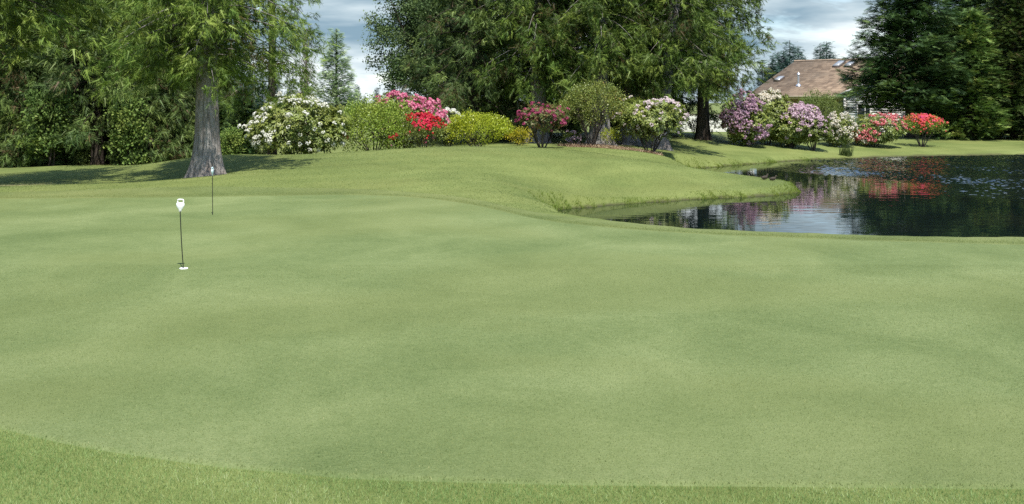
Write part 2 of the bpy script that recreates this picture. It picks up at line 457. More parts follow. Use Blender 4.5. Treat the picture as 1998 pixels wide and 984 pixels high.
# lawn material -------------------------------------------------------
def grass_mat(name, stops, warm, fine, blotch, bands=False, dirt=False):
    m, N, L = new_mat(name)
    p = principled(N, L, 0.85, 0.18)
    tc = N.new('ShaderNodeTexCoord'); O = tc.outputs['Object']
    nb = noise(N, L, mapping(N, L, O, (blotch, blotch * .8, 1), rot=(0, 0, 0.6)), 1.0, 5, 0.55, 0.5)
    nm = noise(N, L, O, 5.0, 5, 0.6)
    nf = noise(N, L, O, fine, 5, 0.75); ng = noise(N, L, O, fine * .33, 3, 0.6)
    ns = noise(N, L, mapping(N, L, O, (0.25, 0.32, 1), loc=(3, 9, 0)), 1.0, 3, 0.5, 0.4)
    s = math_n(N, L, 'ADD', math_n(N, L, 'MULTIPLY', nb.outputs[0], 0.5), math_n(N, L, 'MULTIPLY', nm.outputs[0], 0.1))
    s = math_n(N, L, 'ADD', s, math_n(N, L, 'MULTIPLY', math_n(N, L, 'ADD', math_n(N, L, 'MULTIPLY', nf.outputs[0], 1.5), math_n(N, L, 'SUBTRACT', math_n(N, L, 'MULTIPLY', ng.outputs[0], 0.5), 0.5)), 0.4))
    wv = N.new('ShaderNodeTexWave'); wv.wave_profile = 'SIN'
    wv.inputs['Scale'].default_value = 0.17 if bands else 0.3; wv.inputs['Distortion'].default_value = 1.6; wv.inputs['Detail'].default_value = 2.0; wv.inputs['Detail Scale'].default_value = 0.6
    L.new(mapping(N, L, O, (1, 1, 1), rot=(0, 0, 1.15)), wv.inputs['Vector'])
    s = math_n(N, L, 'ADD', s, math_n(N, L, 'MULTIPLY', math_n(N, L, 'SUBTRACT', wv.outputs[0], 0.5), 0.035))
    r = ramp(N, stops); L.new(s, r.inputs[0])
    c = mixc(N, L, maprange(N, L, ns.outputs[0], 0.42, 0.66, 0, 0.4), r.outputs[0], warm)
    if dirt:
        sx = N.new('ShaderNodeSeparateXYZ'); L.new(O, sx.inputs[0])
        nd = noise(N, L, O, 0.8, 5, 0.65)
        ux = math_n(N, L, 'MULTIPLY', math_n(N, L, 'ADD', sx.outputs[0], 13.2), 0.33)
        uy = math_n(N, L, 'MULTIPLY', math_n(N, L, 'ADD', sx.outputs[1], -25.2), 0.75)
        dd = math_n(N, L, 'ADD', math_n(N, L, 'POWER', ux, 2.0), math_n(N, L, 'POWER', uy, 2.0))
        dd = math_n(N, L, 'ADD', dd, math_n(N, L, 'MULTIPLY', nd.outputs[0], 1.6))
        c = mixc(N, L, maprange(N, L, dd, 0.7, 1.6, 0.7, 0.0), c, (.27, .23, .13))
        # bare earth along the waterline
        zed = maprange(N, L, math_n(N, L, 'ADD', sx.outputs[2], math_n(N, L, 'MULTIPLY', nd.outputs[0], 0.16)), -0.42, -0.34, 0.8, 0.0)
        c = mixc(N, L, zed, c, (.055, .05, .025))
    L.new(c, p.inputs['Base Color'])
    hb = math_n(N, L, 'ADD', math_n(N, L, 'MULTIPLY', nf.outputs[0], 1.0), math_n(N, L, 'MULTIPLY', nm.outputs[0], 0.5))
    bump(N, L, hb, 0.8, 0.014, p)
    return m
M['lawn'] = grass_mat('mown_rough', [(0.32, (.066, .096, .023)), (0.5, (.13, .162, .045)), (0.68, (.205, .235, .075))], (.15, .163, .048), 45.0, 0.35, dirt=True)
M['green'] = grass_mat('putting_turf', [(0.3, (.07, .106, .03)), (0.5, (.136, .175, .062)), (0.7, (.212, .248, .103))], (.152, .177, .058), 62.0, 0.62, bands=True)
M['collar'] = grass_mat('collar_turf', [(0.32, (.068, .096, .026)), (0.5, (.125, .155, .05)), (0.68, (.195, .22, .08))], (.145, .157, .05), 50.0, 0.5)

lawn = link(bpy.data.objects.new('lawn', mesh_np('lawn', np.stack([GX, GY, GZ], -1).reshape(-1, 3), [quads], M['lawn'], True)))
tag(lawn, 'mown lawn mounds and rough grass around the pond', None, None, 'structure')

# putting green: one sheet lying on the lawn -------------------------
NEAR = np.array([(-900, 640), (-400, 760), (0, 838), (150, 874), (400, 911), (700, 938), (1100, 949), (1600, 953), (1998, 957), (2400, 950), (2900, 900)], float)
FARE = np.array([(-900, 394), (0, 388), (400, 384), (640, 380), (740, 381), (820, 386), (900, 394), (980, 412), (1050, 430), (1200, 446), (1400, 459), (1700, 470), (1998, 478), (2900, 492)], float)
def near_D(u): return 2000.0 * CAMZ / (np.interp(u, NEAR[:, 0], NEAR[:, 1]) - HZ)
def smooth_interp(u, A):
    us = np.arange(-1000, 3001, 10.0); v = np.interp(us, A[:, 0], A[:, 1])
    k = np.ones(13) / 13; v = np.convolve(np.pad(v, 6, 'edge'), k, 'valid')
    return np.interp(u, us, v)
def far_D(u):
    y = smooth_interp(u, FARE); D = CAMZ * F / (y - HZ)
    for _ in range(6):
        D = (CAMZ - height((u - CX) / F * D, D)) * F / (y - HZ) * 0.5 + D * 0.5
    return D
def near_Ds(u): return 2000.0 * CAMZ / (smooth_interp(u, NEAR) - HZ)
U = np.linspace(-900, 2900, 240)
d0 = near_Ds(U); d1 = far_D(U)
T = np.unique(np.concatenate([np.linspace(0, 1, 110), [.004, .008, .014, .02, .98, .986, .992, .996]]))
DD = d0[None] * (d1 / d0)[None] ** T[:, None]
XX = (U[None] - CX) / F * DD
ed = np.minimum(np.minimum(T, 1 - T)[:, None] * (d1 - d0)[None], 0.12) / 0.12
ZZ = height(XX, DD) + 0.014 * sstep(0, 1, ed) - 0.004 * (ed <= 0)
k = len(U); I2 = (np.arange(len(T) - 1)[:, None] * k + np.arange(k - 1)[None]).ravel()
gme = mesh_np('putting_green', np.stack([XX, DD, ZZ], -1).reshape(-1, 3), [np.stack([I2, I2 + 1, I2 + k + 1, I2 + k], 1)], M['green'], True)
tag(link(bpy.data.objects.new('putting_green', gme)), 'close mown pale putting green filling the foreground', None, None, 'structure')

# collar: the band of slightly longer turf round the far edge of the green
TC = np.linspace(-.25, 1, 14); wcol = 1.15 + .25 * np.sin(U * .006) 
DC = d1[None] + wcol[None] * TC[:, None]; XC = (U[None] - CX) / F * DC
okc = poly_sd(XC, DC).reshape(XC.shape)
ZC = height(XC, DC) + .006 * np.clip((1 - TC) * 4, -1, 1)[:, None] - np.where(okc < .25, .03, 0)
I4 = (np.arange(13)[:, None] * k + np.arange(k - 1)[None]).ravel()
cme = mesh_np('green_collar', np.stack([XC, DC, ZC], -1).reshape(-1, 3), [np.stack([I4, I4 + 1, I4 + k + 1, I4 + k], 1)], M['collar'], True)
tag(link(bpy.data.objects.new('green_collar', cme)), 'band of slightly longer turf round the far edge of the green', None, None, 'structure')

# pond water ------------------------------------------------------------
def water_mat():
    m, N, L = new_mat('pond_water')
    p = principled(N, L, 0.015, 0.5)
    p.inputs['IOR'].default_value = 1.333
    tc = N.new('ShaderNodeTexCoord'); O = tc.outputs['Object']
    n0 = noise(N, L, O, 0.35, 3)
    r = ramp(N, [(0.35, (.004, .009, .009)), (0.65, (.008, .012, .01))]); L.new(n0.outputs[0], r.inputs[0])
    L.new(r.outputs[0], p.inputs['Base Color'])
    calm = noise(N, L, mapping(N, L, O, (0.9, 3.2, 1)), 1.0, 2, 0.5)
    bump(N, L, math_n(N, L, 'MULTIPLY', calm.outputs[0], 0.0028), 1.0, 1.0, p)
    return m
M['water'] = water_mat()
wx = span([(-0.5, 9.6, .5), (9.6, 25, .046), (25, 46, 1.0)]); wy = span([(15.5, 24.7, .5), (24.7, 49.2, .08), (49.2, 51, .5)])
WX, WY = np.meshgrid(wx, wy); nwx, nwy = len(wx), len(wy)
# wind ripples in the far right corner of the pond, real waves
rw = np.random.default_rng(21)
NWV = 36
lam = np.exp(rw.uniform(math.log(.14), math.log(.4), NWV)); wdir = rw.normal(1.9, 1.5, NWV)
WZ = np.zeros_like(WX)
for l_, a_, p_ in zip(lam, wdir, rw.uniform(0, 6.28, NWV)):
    WZ += math.sqrt(2.0 / NWV) * .25 * l_ / 6.283 * np.sin(6.283 / l_ * (math.cos(a_) * WX + math.sin(a_) * WY) + p_)
wobn = 1.3 * np.sin(WX * .5 + WY * .21) + .9 * np.sin(WY * .63 - WX * .33 + 1) + .5 * np.sin(WX * 1.7 + WY * 1.1)
gust = sstep(10.4, 14.2, WX + wobn) * sstep(25.4, 28.6, WY + .6 * wobn)
WZ = WATER_Z + WZ * (gust * (.75 + .25 * np.sin(WX * .9 + WY * .6)) + .006)
I3 = (np.arange(nwy - 1)[:, None] * nwx + np.arange(nwx - 1)[None]).ravel()
wme = mesh_np('pond_water', np.stack([WX, WY, WZ], -1).reshape(-1, 3), [np.stack([I3, I3 + 1, I3 + nwx + 1, I3 + nwx], 1)], M['water'], True)
tag(link(bpy.data.objects.new('pond_water', wme)), 'dark still pond water with a wind rippled far corner', None, None, 'structure')

# ------------------------------------------------------------------ foliage templates
def tmpl_cedar(rs):
    V = []; Fc = []
    n = 5
    for i in range(n):
        t = 0.05 + 0.72 * i / (n - 1)
        for s in (-1, 1):
            ln = 0.46 * (1.08 - 0.7 * t) * rs.uniform(.75, 1.25)
            z = -0.16 * t * t
            tip = (t + ln * .75, s * ln * .8, z - .1 * ln + rs.uniform(-.1, .1))
            q = len(V)
            V += [(t - .06, s * .0, z), (t + .1, s * .1, z + rs.uniform(-.03, .03)), tip]
            Fc.append((q, q + 1, q + 2))
    q = len(V); V += [(.1, -.07, 0), (.1, .07, 0), (1.08, 0, -.2)]; Fc.append((q, q + 1, q + 2))
    return np.array(V), np.array(Fc)

def tmpl_fir(rs):
    V = []; Fc = []
    n = 6
    for i in range(n):
        t = 0.05 + 0.8 * i / (n - 1)
        for s in (-1, 1):
            ln = 0.5 * (1.08 - 0.75 * t) * rs.uniform(.8, 1.2)
            tip = (t + ln * .7, s * ln * .72, rs.uniform(-.03, .1))
            q = len(V)
            V += [(t - .06, 0, 0), (t + .09, s * .05, .02), tip]
            Fc.append((q, q + 1, q + 2))
    q = len(V); V += [(0, -.05, 0), (0, .05, 0), (1.05, 0, .05)]; Fc.append((q, q + 1, q + 2))
    return np.array(V), np.array(Fc)

def tmpl_leaves(rs, n=8, size=.5, spread=.6):
    V = []; Fc = []
    for i in range(n):
        c = rs.normal(size=3) * spread * np.array([1, 1, .7])
        a = rs.normal(size=3); a /= np.linalg.norm(a); a[2] *= .5
        b = np.cross(a, rs.normal(size=3)); b /= np.linalg.norm(b) + 1e-6
        q = len(V); s = size * rs.uniform(.75, 1.25)
        V += [c, c + a * s * .5 + b * s * .32, c + a * s, c + a * s * .5 - b * s * .32]
        Fc += [(q, q + 1, q + 2), (q, q + 2, q + 3)]
    return np.array(V), np.array(Fc)

def tmpl_rosette(rs, n=8):
    V = []; Fc = []
    for i in range(n):
        a = 2 * math.pi * i / n + rs.uniform(-.3, .3); el = rs.uniform(-.25, .7)
        d = np.array([math.sin(el), math.cos(el) * math.cos(a), math.cos(el) * math.sin(a)])
        s = np.array([0, -math.sin(a), math.cos(a)]); ln = rs.uniform(.8, 1.15)
        mid = d * ln * .55 + np.array([.05, 0, 0])
        q = len(V)
        V += [d * .08, mid + s * .17, d * ln - np.array([.12, 0, 0]), mid - s * .17]
        Fc += [(q, q + 1, q + 2), (q, q + 2, q + 3)]
    return np.array(V), np.array(Fc)

def tmpl_floret(rs, n=6):
    V = []; Fc = []
    for i in range(n):
        a = rs.uniform(0, 6.28); el = rs.uniform(.1, 1.5)
        d = np.array([math.sin(el), math.cos(el) * math.cos(a), math.cos(el) * math.sin(a)])
        u = np.cross(d, [0.3, .5, .8]); u /= np.linalg.norm(u); w = np.cross(d, u)
        c = d * .55; s = .42 * rs.uniform(.8, 1.2)
        q = len(V)
        V += [c + u * s, c + w * s, c - u * s, c - w * s]
        Fc += [(q, q + 1, q + 2), (q, q + 2, q + 3)]
    return np.array(V), np.array(Fc)

_rs = np.random.default_rng(3)
TM = {'cedar': [tmpl_cedar(_rs) for _ in range(5)], 'fir': [tmpl_fir(_rs) for _ in range(5)],
      'leaf': [tmpl_leaves(_rs) for _ in range(6)], 'rosette': [tmpl_rosette(_rs) for _ in range(5)], 'floret': [tmpl_floret(_rs) for _ in range(4)],
      'smallleaf': [tmpl_leaves(_rs, 10, .45, .55) for _ in range(5)]}

def unit(a): return a / (np.linalg.norm(a, axis=-1, keepdims=True) + 1e-9)

def scatter(kind, pos, axis, size, rs, tint=None, tint_j=.12, nrm=None):
    """bake copies of a template at pos with x-axis along axis -> verts, faces, tints"""
    n = len(pos); axis = unit(np.asarray(axis, float))
    if nrm is None: nrm = rs.normal(size=(n, 3))
    side = unit(np.cross(nrm, axis)); up = np.cross(axis, side)
    tint = rs.random(n) if tint is None else tint
    size = np.broadcast_to(np.asarray(size, float), (n,))
    Vs, Fs, Ts = [], [], []; off = 0
    pick = rs.integers(0, len(TM[kind]), n)
    for k, (tv, tf) in enumerate(TM[kind]):
        ids = np.where(pick == k)[0]
        if not len(ids): continue
        V = pos[ids, None] + size[ids, None, None] * (tv[None, :, 0:1] * axis[ids, None] + tv[None, :, 1:2] * side[ids, None] + tv[None, :, 2:3] * up[ids, None])
        m = len(tv)
        Fc = tf[None] + (np.arange(len(ids)) * m)[:, None, None] + off
        # one tint per small leaf (3 or 4 corners share it)
        grp = 3 if kind in ('cedar', 'fir') else 4
        lt = np.clip(np.repeat(tint[ids, None], m // grp, 1) + rs.normal(size=(len(ids), m // grp)) * tint_j, 0, 1)
        Ts.append(np.repeat(lt, grp, 1).ravel())
        Vs.append(V.reshape(-1, 3)); Fs.append(Fc.reshape(-1, 3)); off += len(ids) * m
    return np.concatenate(Vs), np.concatenate(Fs), np.concatenate(Ts)

def merge(parts):
    V = []; Fc = []; T_ = []; off = 0
    for v, f, t in parts:
        V.append(v); Fc.append(f + off); T_.append(t); off += len(v)
    return np.concatenate(V), np.concatenate(Fc), np.concatenate(T_)

# ------------------------------------------------------------------ conifers
def trunk_mesh(mb, H, r0, flare, rs, lean=(0, 0), seg=20, bend=.0, top_r=.03):
    zs = np.concatenate([np.linspace(-.25, 1.6, 12), np.linspace(1.6, H, 12)[1:]])
    th = np.arange(seg) * 2 * math.pi / seg
    ph = rs.uniform(0, 6.28, 3)
    V = []
    for z in zs:
        t = max(0, z) / H
        r = r0 * (1 - t) ** .8 + top_r
        fl = flare * math.exp(-max(z, -.1) / .45)
        k = .05 + .32 * fl
        rr = r * (1 + fl * .85) * (1 + k * (.6 * np.cos(5 * th + ph[0]) + .4 * np.cos(8 * th + ph[1]) + .25 * np.cos(11 * th + ph[2] + z)))
        cx = lean[0] * z + bend * math.sin(z * .7 + ph[0]) * min(1, max(z, 0)); cy = lean[1] * z
        V.append(np.stack([cx + rr * np.cos(th), cy + rr * np.sin(th), np.full(seg, z)], 1))
    n = len(zs)
    i = np.arange(n - 1)[:, None] * seg; j = np.arange(seg)[None]; j2 = (j + 1) % seg
    mb.add(np.concatenate(V), np.stack([i + j, i + j2, i + seg + j2, i + seg + j], -1).reshape(-1, 4))

def conifer(seed, H, z0, R0, zvis, style='cedar', size=.5, dens=26, bpm=13, droop=.55, rise=.18, power=.7, r0=.3, flare=.6,
            lean=(0, 0), hang=.5, sector=None, upper=True, bare=0.0, wid=.17, low_long=1.0, tmean=.55, clus=6):
    """returns (trunk MB, crown arrays); detailed up to height zvis, coarser above"""
    rs = np.random.default_rng(seed)
    mb = MB(); trunk_mesh(mb, H, r0, flare, rs, lean)
    parts = []
    zb = list(np.arange(z0, min(zvis, H * .97), 1.0 / bpm))
    nvis = len(zb)
    if upper and zvis < H * .97: zb += list(np.arange(zvis, H * .97, 1.0 / (bpm * .45)))
    az = rs.uniform(0, 6.28)
    for bi, z in enumerate(zb):
        fine = bi < nvis
        z = z + rs.normal() * .06
        az += 2.4 + rs.normal() * .35
        f = max(0, (z - z0) / (H - z0))
        L = R0 * max(.05, (1 - f)) ** power * rs.uniform(.62, 1.08)
        if f < .12: L *= low_long
        L = max(L, .25)
        a = az if sector is None else rs.uniform(*sector)
        d = np.array([math.cos(a), math.sin(a), 0.]); sd = np.array([-d[1], d[0], 0.])
        dr = droop * rs.uniform(.75, 1.3); ri = rise * rs.uniform(.6, 1.5)
        base = np.array([lean[0] * z, lean[1] * z, z])
        def curve(t): return base + d * (L * t)[:, None] + np.array([0, 0, 1.]) * (L * (ri * t - dr * t ** 2 + (.12 * dr) * t ** 6))[:, None]
        tt = np.linspace(0, .92, 6)
        mb.tube(curve(tt), np.linspace(.007 + .009 * L, .004, 6), 4, cap=False)
        n = int(L * dens * (1 if fine else .32) * rs.uniform(.6, 1.25)) + 2
        sz = size if fine else size * 1.8
        nc = max(2, n // clus); cid = rs.integers(0, nc, n)
        t = np.clip(bare + (1.03 - bare) * rs.random(nc) ** .72, 0, 1.03)[cid]
        lat = (rs.normal(size=nc)[cid]) * wid * L * (1.12 - .8 * t)
        pos = curve(t) + sd * lat[:, None] + rs.normal(size=(n, 3)) * sz * np.array([.36, .36, .3])
        pos[:, 2] -= np.abs(lat) * .35
        if style == 'cedar':
            h = (rs.random(nc) ** 1.6)[cid] * hang * (.4 + .6 * L / R0)
            pos[:, 2] -= h
            ax = d * .6 + sd * (np.sign(lat) * .35)[:, None] + np.array([0, 0, -1.]) * rs.uniform(.05, .95, n)[:, None] + rs.normal(size=(n, 3)) * .38
            nr = d * .8 + rs.normal(size=(n, 3)) * .6
        else:
            pos[:, 2] += rs.normal(size=n) * .05
            ax = d * .8 + sd * (np.clip(lat * 4, -1, 1) * .75)[:, None] + np.array([0, 0, 1.]) * rs.uniform(-.35, .3, n)[:, None] + rs.normal(size=(n, 3)) * .15
            nr = np.array([0, 0, 1.]) + rs.normal(size=(n, 3)) * .35
        ti = np.clip(rs.normal(tmean, .14) + (rs.normal(size=nc) * .27)[cid] + rs.normal(size=n) * .06, .02, 1)
        if rs.random() < .06: ti *= .15
        parts.append(scatter(style, pos, ax, sz * rs.uniform(.65, 1.2, n), rs, ti, .08, nr))
    return mb, merge(parts)

def add_tree(name, label, px, D, built, mat, barkmat, cat='tree', group=None, rz=0.0, dz=0.0, cname='crown'):
    x = PX(px, D)
    root = empty(name, (x, D, hz(x, D) + dz), rz)
    tag(root, label, cat, group)
    mb, (V, Fc, T_) = built
    mb.build('trunk', barkmat, root, smooth=True)
    cr = link(bpy.data.objects.new(cname, mesh_np(cname, V, [Fc], mat, False, T_)), root)
    cr['kind'] = 'stuff'
    return root

def copy_tree(o, name, label, px, D, rz, sc, group=None):
    c = o.copy(); COL.objects.link(c); c.name = name
    x = PX(px, D); c.location = (x, D, hz(x, D) - .05); c.rotation_euler = (0, 0, rz)
    c.scale = (sc[0], sc[0], sc[1]) if isinstance(sc, tuple) else (sc, sc, sc)
    c['label'] = label
    if group: c['group'] = group
    elif 'group' in c: del c['group']
    for ch in list(o.children):
        d = ch.copy(); COL.objects.link(d); d.parent = c
    return c

# left side ----------------------------------------------------------------
big = add_tree('cedar_tree', 'big old cedar with flared grey trunk behind the far practice pin', 405, 25.3,
         conifer(11, 11, 2.75, 3.0, 6.6, 'cedar', .24, 72, 22, .42, .12, .55, .27, .68, hang=.75, low_long=.8, tmean=.62), M['cedar'], M['bark_grey'], 'tree', 'cedars and firs of the left wood')
sparse = add_tree('cedar_tree', 'thin sparse cedar drooping against the sky over the white rhododendron', 531, 35,
         conifer(12, 13, 2.6, 1.9, 7.5, 'cedar', .28, 17, 9, .45, .1, .5, .12, .3, hang=.9, bare=.25, tmean=.45), M['hemlock'], M['bark_dark'], 'tree', 'cedars and firs of the left wood')
LW = 'cedars and firs of the left wood'
ta = add_tree('cedar_tree', 'cedar with pale drooping boughs nearest the left edge of the lawn', 45, 38.5,
         conifer(13, 16, 1.3, 3.4, 8.0, 'cedar', .4, 40, 15, .5, .12, .6, .3, .4, hang=.7, tmean=.55), M['cedar'], M['bark_dark'], 'tree', LW)
tb = add_tree('hemlock_tree', 'hemlock with a straight dark trunk reaching the sunny lawn, left wood', 190, 37,
         conifer(14, 16, 1.7, 3.0, 8.0, 'cedar', .42, 36, 14, .45, .12, .6, .17, .3, hang=.55, tmean=.5), M['hemlock'], M['bark_dark'], 'tree', LW)
tn = add_tree('cedar_tree', 'cedar outside the left edge whose boughs hang into the top left corner', -95, 24.5,
         conifer(15, 14, 4.3, 3.7, 7.0, 'cedar', .3, 50, 18, .4, .12, .55, .34, .5, lean=(.16, 0), hang=.7, tmean=.6), M['cedar'], M['bark_dark'], 'tree', LW)
copy_tree(tb, 'hemlock_tree', 'dark hemlock just left of the big grey trunked cedar, behind the maples', 305, 39, 1.9, (1.0, 1.05), LW)
copy_tree(ta, 'cedar_tree', 'cedar between the left edge and the straight dark trunk', 118, 40, 2.5, .95, LW)
copy_tree(tb, 'hemlock_tree', 'hemlock partly cut off by the left edge of the photo, farther back', -55, 38, 4.0, 1.05, LW)
copy_tree(tb, 'hemlock_tree', 'hemlock at the back of the left wood behind the straight dark trunk', 235, 45, 3.0, (1.15, 1.1), LW)
copy_tree(ta, 'cedar_tree', 'cedar at the back of the left wood behind the big cedar trunk', 352, 45, 0.7, (.95, 1.0), LW)
copy_tree(ta, 'cedar_tree', 'cedar at the back of the left wood near the left edge', 60, 46, 5.2, (1.2, 1.1), LW)
copy_tree(tb, 'hemlock_tree', 'hemlock at the back of the wood seen between two maples', 150, 49, 2.2, (1.2, 1.15), LW)
copy_tree(tb, 'hemlock_tree', 'hemlock at the back right end of the left wood', 300, 51, 5.9, (1.25, 1.15), LW)

YG = 'young hemlocks under the left wood'
yh = add_tree('young_hemlock', 'young hemlock between the bright maple and the left edge of the photo', 38, 36.6,
         conifer(16, 4.6, .15, 1.25, 4.6, 'cedar', .32, 44, 24, .4, .14, .6, .05, .2, hang=.35, tmean=.55), M['hemlock'], M['bark_dark'], 'tree', YG)
for i_, (px_, D_, sc_, lb_) in enumerate([(-20, 37.5, (1.1, 1.2), 'young hemlock half outside the left edge of the photo'), (140, 37.8, (1.0, 1.1), 'young hemlock just left of the straight dark trunk'),
        (290, 36.6, (1.05, 1.0), 'young hemlock midway between the straight trunk and the big cedar'), (338, 37.2, (1.1, 1.15), 'young hemlock close to the left side of the big cedar trunk'),
        (85, 40.5, (1.4, 1.3), 'young hemlock behind the bright leafed maple'), (225, 40.5, (1.3, 1.35), 'young hemlock behind and right of the straight dark trunk'), (400, 41, (1.3, 1.1), 'young hemlock behind the big cedar trunk'),
        (180, 44, (1.5, 1.2), 'young hemlock directly behind the straight dark trunk'), (20, 43, (1.5, 1.2), 'young hemlock deep in the shade at the left edge')]):
    copy_tree(yh, 'young_hemlock', lb_, px_, D_, i_ * 1.7, sc_, YG)

# broadleaved trees and shrubs --------------------------------------------
def lump_noise(rs, n=7):
    K = rs.normal(size=(n, 3)) * 2.2; P = rs.uniform(0, 6.28, n)
    return lambda d: np.cos(d @ K.T + P).sum(-1) / n

def broadleaf(seed, c, r, nclump, cr, per, leaf, kind='leaf', H=None, r0=.15, nlimb=14, stems=1, shell=.55, tmean=.5, base_r=.1):
    """crown of leaf clumps about centre c (local), radii r"""
    rs = np.random.default_rng(seed); mb = MB()
    d = unit(rs.normal(size=(nclump, 3))); rad = (shell + (1 - shell) * rs.random(nclump)) * (1 + .22 * lump_noise(rs)(d))
    C = np.array(c) + d * rad[:, None] * np.array(r)
    parts = []
    for p in C:
        n = int(per * rs.uniform(.6, 1.3)); q = rs.normal(size=(n, 3)) * cr * rs.uniform(.6, 1.2) * np.array([1, 1, .7])
        ti = np.clip(rs.normal(tmean, .16) + rs.normal(size=n) * .12, 0, 1)
        parts.append(scatter(kind, p + q, rs.normal(size=(n, 3)), leaf * rs.uniform(.7, 1.3, n), rs, ti, .1))
    for s in range(stems):
        b = np.array([rs.normal() * base_r, rs.normal() * base_r, -.15]) if stems > 1 else np.array([0, 0, -.2])
        top = np.array(c) + rs.normal(size=3) * np.array(r) * (.35 if stems > 1 else .05) + np.array([0, 0, r[2] * .2])
        t = np.linspace(0, 1, 8)[:, None]
        pts = b + (top - b) * t + np.sin(t * 5 + s) * .06 * np.array([1, .6, 0])
        mb.tube(pts, np.linspace(r0, r0 * .35, 8), 8)
        for k in range(nlimb):
            t0 = rs.uniform(.3, .95); st = b + (top - b) * t0; en = C[rs.integers(0, nclump)]
            mid = (st + en) / 2 + np.array([0, 0, .15]) * rs.normal()
            mb.tube([st, mid, en], [r0 * .4 * (1.2 - t0), r0 * .22, .008], 5, cap=False)
    return mb, merge(parts)

alder = add_tree('alder_tree', 'leafy broadleaved tree with ragged outline left of the middle cedars', 845, 50,
    broadleaf(31, (0, 0, 5.2), (3.1, 2.6, 4.6), 330, .27, 30, .21, 'leaf', r0=.2, nlimb=60, shell=.3), M['alder'], M['bark_dark'])
UG = 'maples under the left wood'
mp = add_tree('vine_maple', 'bright leafed maple under the cedars at the left edge of the lawn', 95, 35.4,
    broadleaf(32, (0, 0, 1.6), (.75, .6, 1.3), 34, .18, 22, .21, 'leaf', r0=.03, nlimb=8, stems=3), M['maple'], M['bark_dark'], 'tree', UG)
mp2 = add_tree('vine_maple', 'leafy maple shrub just right of the straight dark trunk', 250, 35.6,
    broadleaf(33, (0, 0, 1.25), (.62, .5, 1.1), 26, .18, 22, .2, 'leaf', r0=.03, nlimb=8, stems=3), M['maple'], M['bark_dark'], 'tree', UG)
copy_tree(mp2, 'vine_maple', 'small leafy maple shrub just right of the big grey cedar trunk', 446, 33.8, 1.0, (.62, .5), UG)
hedge = add_tree('conifer_shrub', 'dense dark conical evergreen shrub left of the white rhododendron', 478, 37,
    conifer(41, 2.6, .05, .85, 2.6, 'fir', .22, 60, 60, .1, .25, .6, .05, .1), M['fir'], M['bark_dark'], 'shrub')
copy_tree(hedge, 'conifer_shrub', 'dark evergreen shrub half hidden behind the big cedar trunk', 428, 40, 1.1, (1.0, .8))

# skyline between the left cedar and the middle trees
def bare_tree(seed):
    rs = np.random.default_rng(seed); mb = MB()
    mb.tube([(0, 0, -.2), (.05, 0, 3), (0, .05, 6.6)], [.1, .07, .015], 7)
    parts = []
    for k in range(150):
        z = rs.uniform(1.2, 6.0); a = rs.uniform(0, 6.28); L = rs.uniform(.5, 1.5) * (1.2 - z / 8)
        d = np.array([math.cos(a) * .42, math.sin(a) * .42, .9]); b = np.array([0, 0, z])
        p1 = b + d * L * .5 + rs.normal(size=3) * .05; p2 = b + d * L
        mb.tube([b, p1, p2], [.02, .014, .006], 4, cap=False)
        for q in range(3):
            s = b + d * L * rs.uniform(.3, .9); mb.tube([s, s + unit(d + rs.normal(size=3) * .5) * .45], [.01, .005], 3, cap=False)
    n = 260; pos = np.stack([rs.normal(size=n) * .4, rs.normal(size=n) * .4, rs.uniform(2, 6.6, n)], 1)
    return mb, scatter('leaf', pos, rs.normal(size=(n, 3)), .09, rs, rs.random(n) * .4)
M['bud'] = leafy('sparse_bud_leaf', [(0, (.16, .14, .09)), (1, (.22, .2, .13))], .3)
add_tree('poplar_tree', 'almost bare upright greyish poplar behind the right edge of the big cedar', 597, 62, bare_tree(51), M['bud'], M['twig_pale'], 'tree', None)
pine = add_tree('pine_tree', 'grey green pointed pine standing alone against the sky gap', 656, 68,
    conifer(52, 6.9, .4, 1.9, 6.9, 'fir', .32, 36, 26, .1, .6, .85, .08, .2, tmean=.5, wid=.2, clus=4), M['pine'], M['bark_dark'])

# middle cedars ---------------------------------------------------------------
MG = 'cedars of the middle group'
m3 = add_tree('cedar_tree', 'cedar rising behind the yellow shrub and magenta rhododendron', 1050, 41.5,
    conifer(61, 17, 2.6, 3.2, 9.2, 'cedar', 0.35, 45, 13, .5, .12, .55, .3, .8, hang=.75, low_long=.9, tmean=.5), M['cedar'], M['bark_grey'], 'tree', MG)
m4 = add_tree('cedar_tree', 'cedar with bare grey trunk behind the tallest round shrub', 1172, 40.5,
    conifer(62, 17, 3.5, 2.9, 9.2, 'cedar', 0.35, 48, 13, .5, .12, .55, .33, .85, hang=.8, tmean=.6), M['cedar'], M['bark_grey'], 'tree', MG)
copy_tree(m3, 'cedar_tree', 'cedar behind the left side of the pale pink rhododendron', 1228, 42, 2.2, (.95, 1.03), MG)
m6 = add_tree('cedar_tree', 'cedar with leaning trunk behind the right side of the pale pink rhododendron', 1285, 41,
    conifer(63, 16, 3.1, 2.9, 9.2, 'cedar', 0.35, 48, 13, .5, .12, .55, .26, .8, lean=(.11, 0), hang=.8, tmean=.6), M['cedar'], M['bark_grey'], 'tree', MG)
m7 = add_tree('cedar_tree', 'cedar with a dark trunk standing free in front of the white fence', 1372, 47,
    conifer(64, 16, 2.95, 3.35, 10.2, 'cedar', 0.38, 42, 14, .45, .14, .2, .25, .45, low_long=.82, hang=.8, tmean=.6), M['cedar'], M['bark_dark'], 'tree', MG)
hm = add_tree('hemlock_tree', 'hemlock with boughs sweeping down behind the lime green shrub', 925, 42.5,
    conifer(65, 16, 1.0, 3.2, 9.0, 'cedar', 0.35, 42, 13, .5, .14, .55, .2, .4, hang=.6, tmean=.45), M['hemlock'], M['bark_dark'], 'tree', MG)
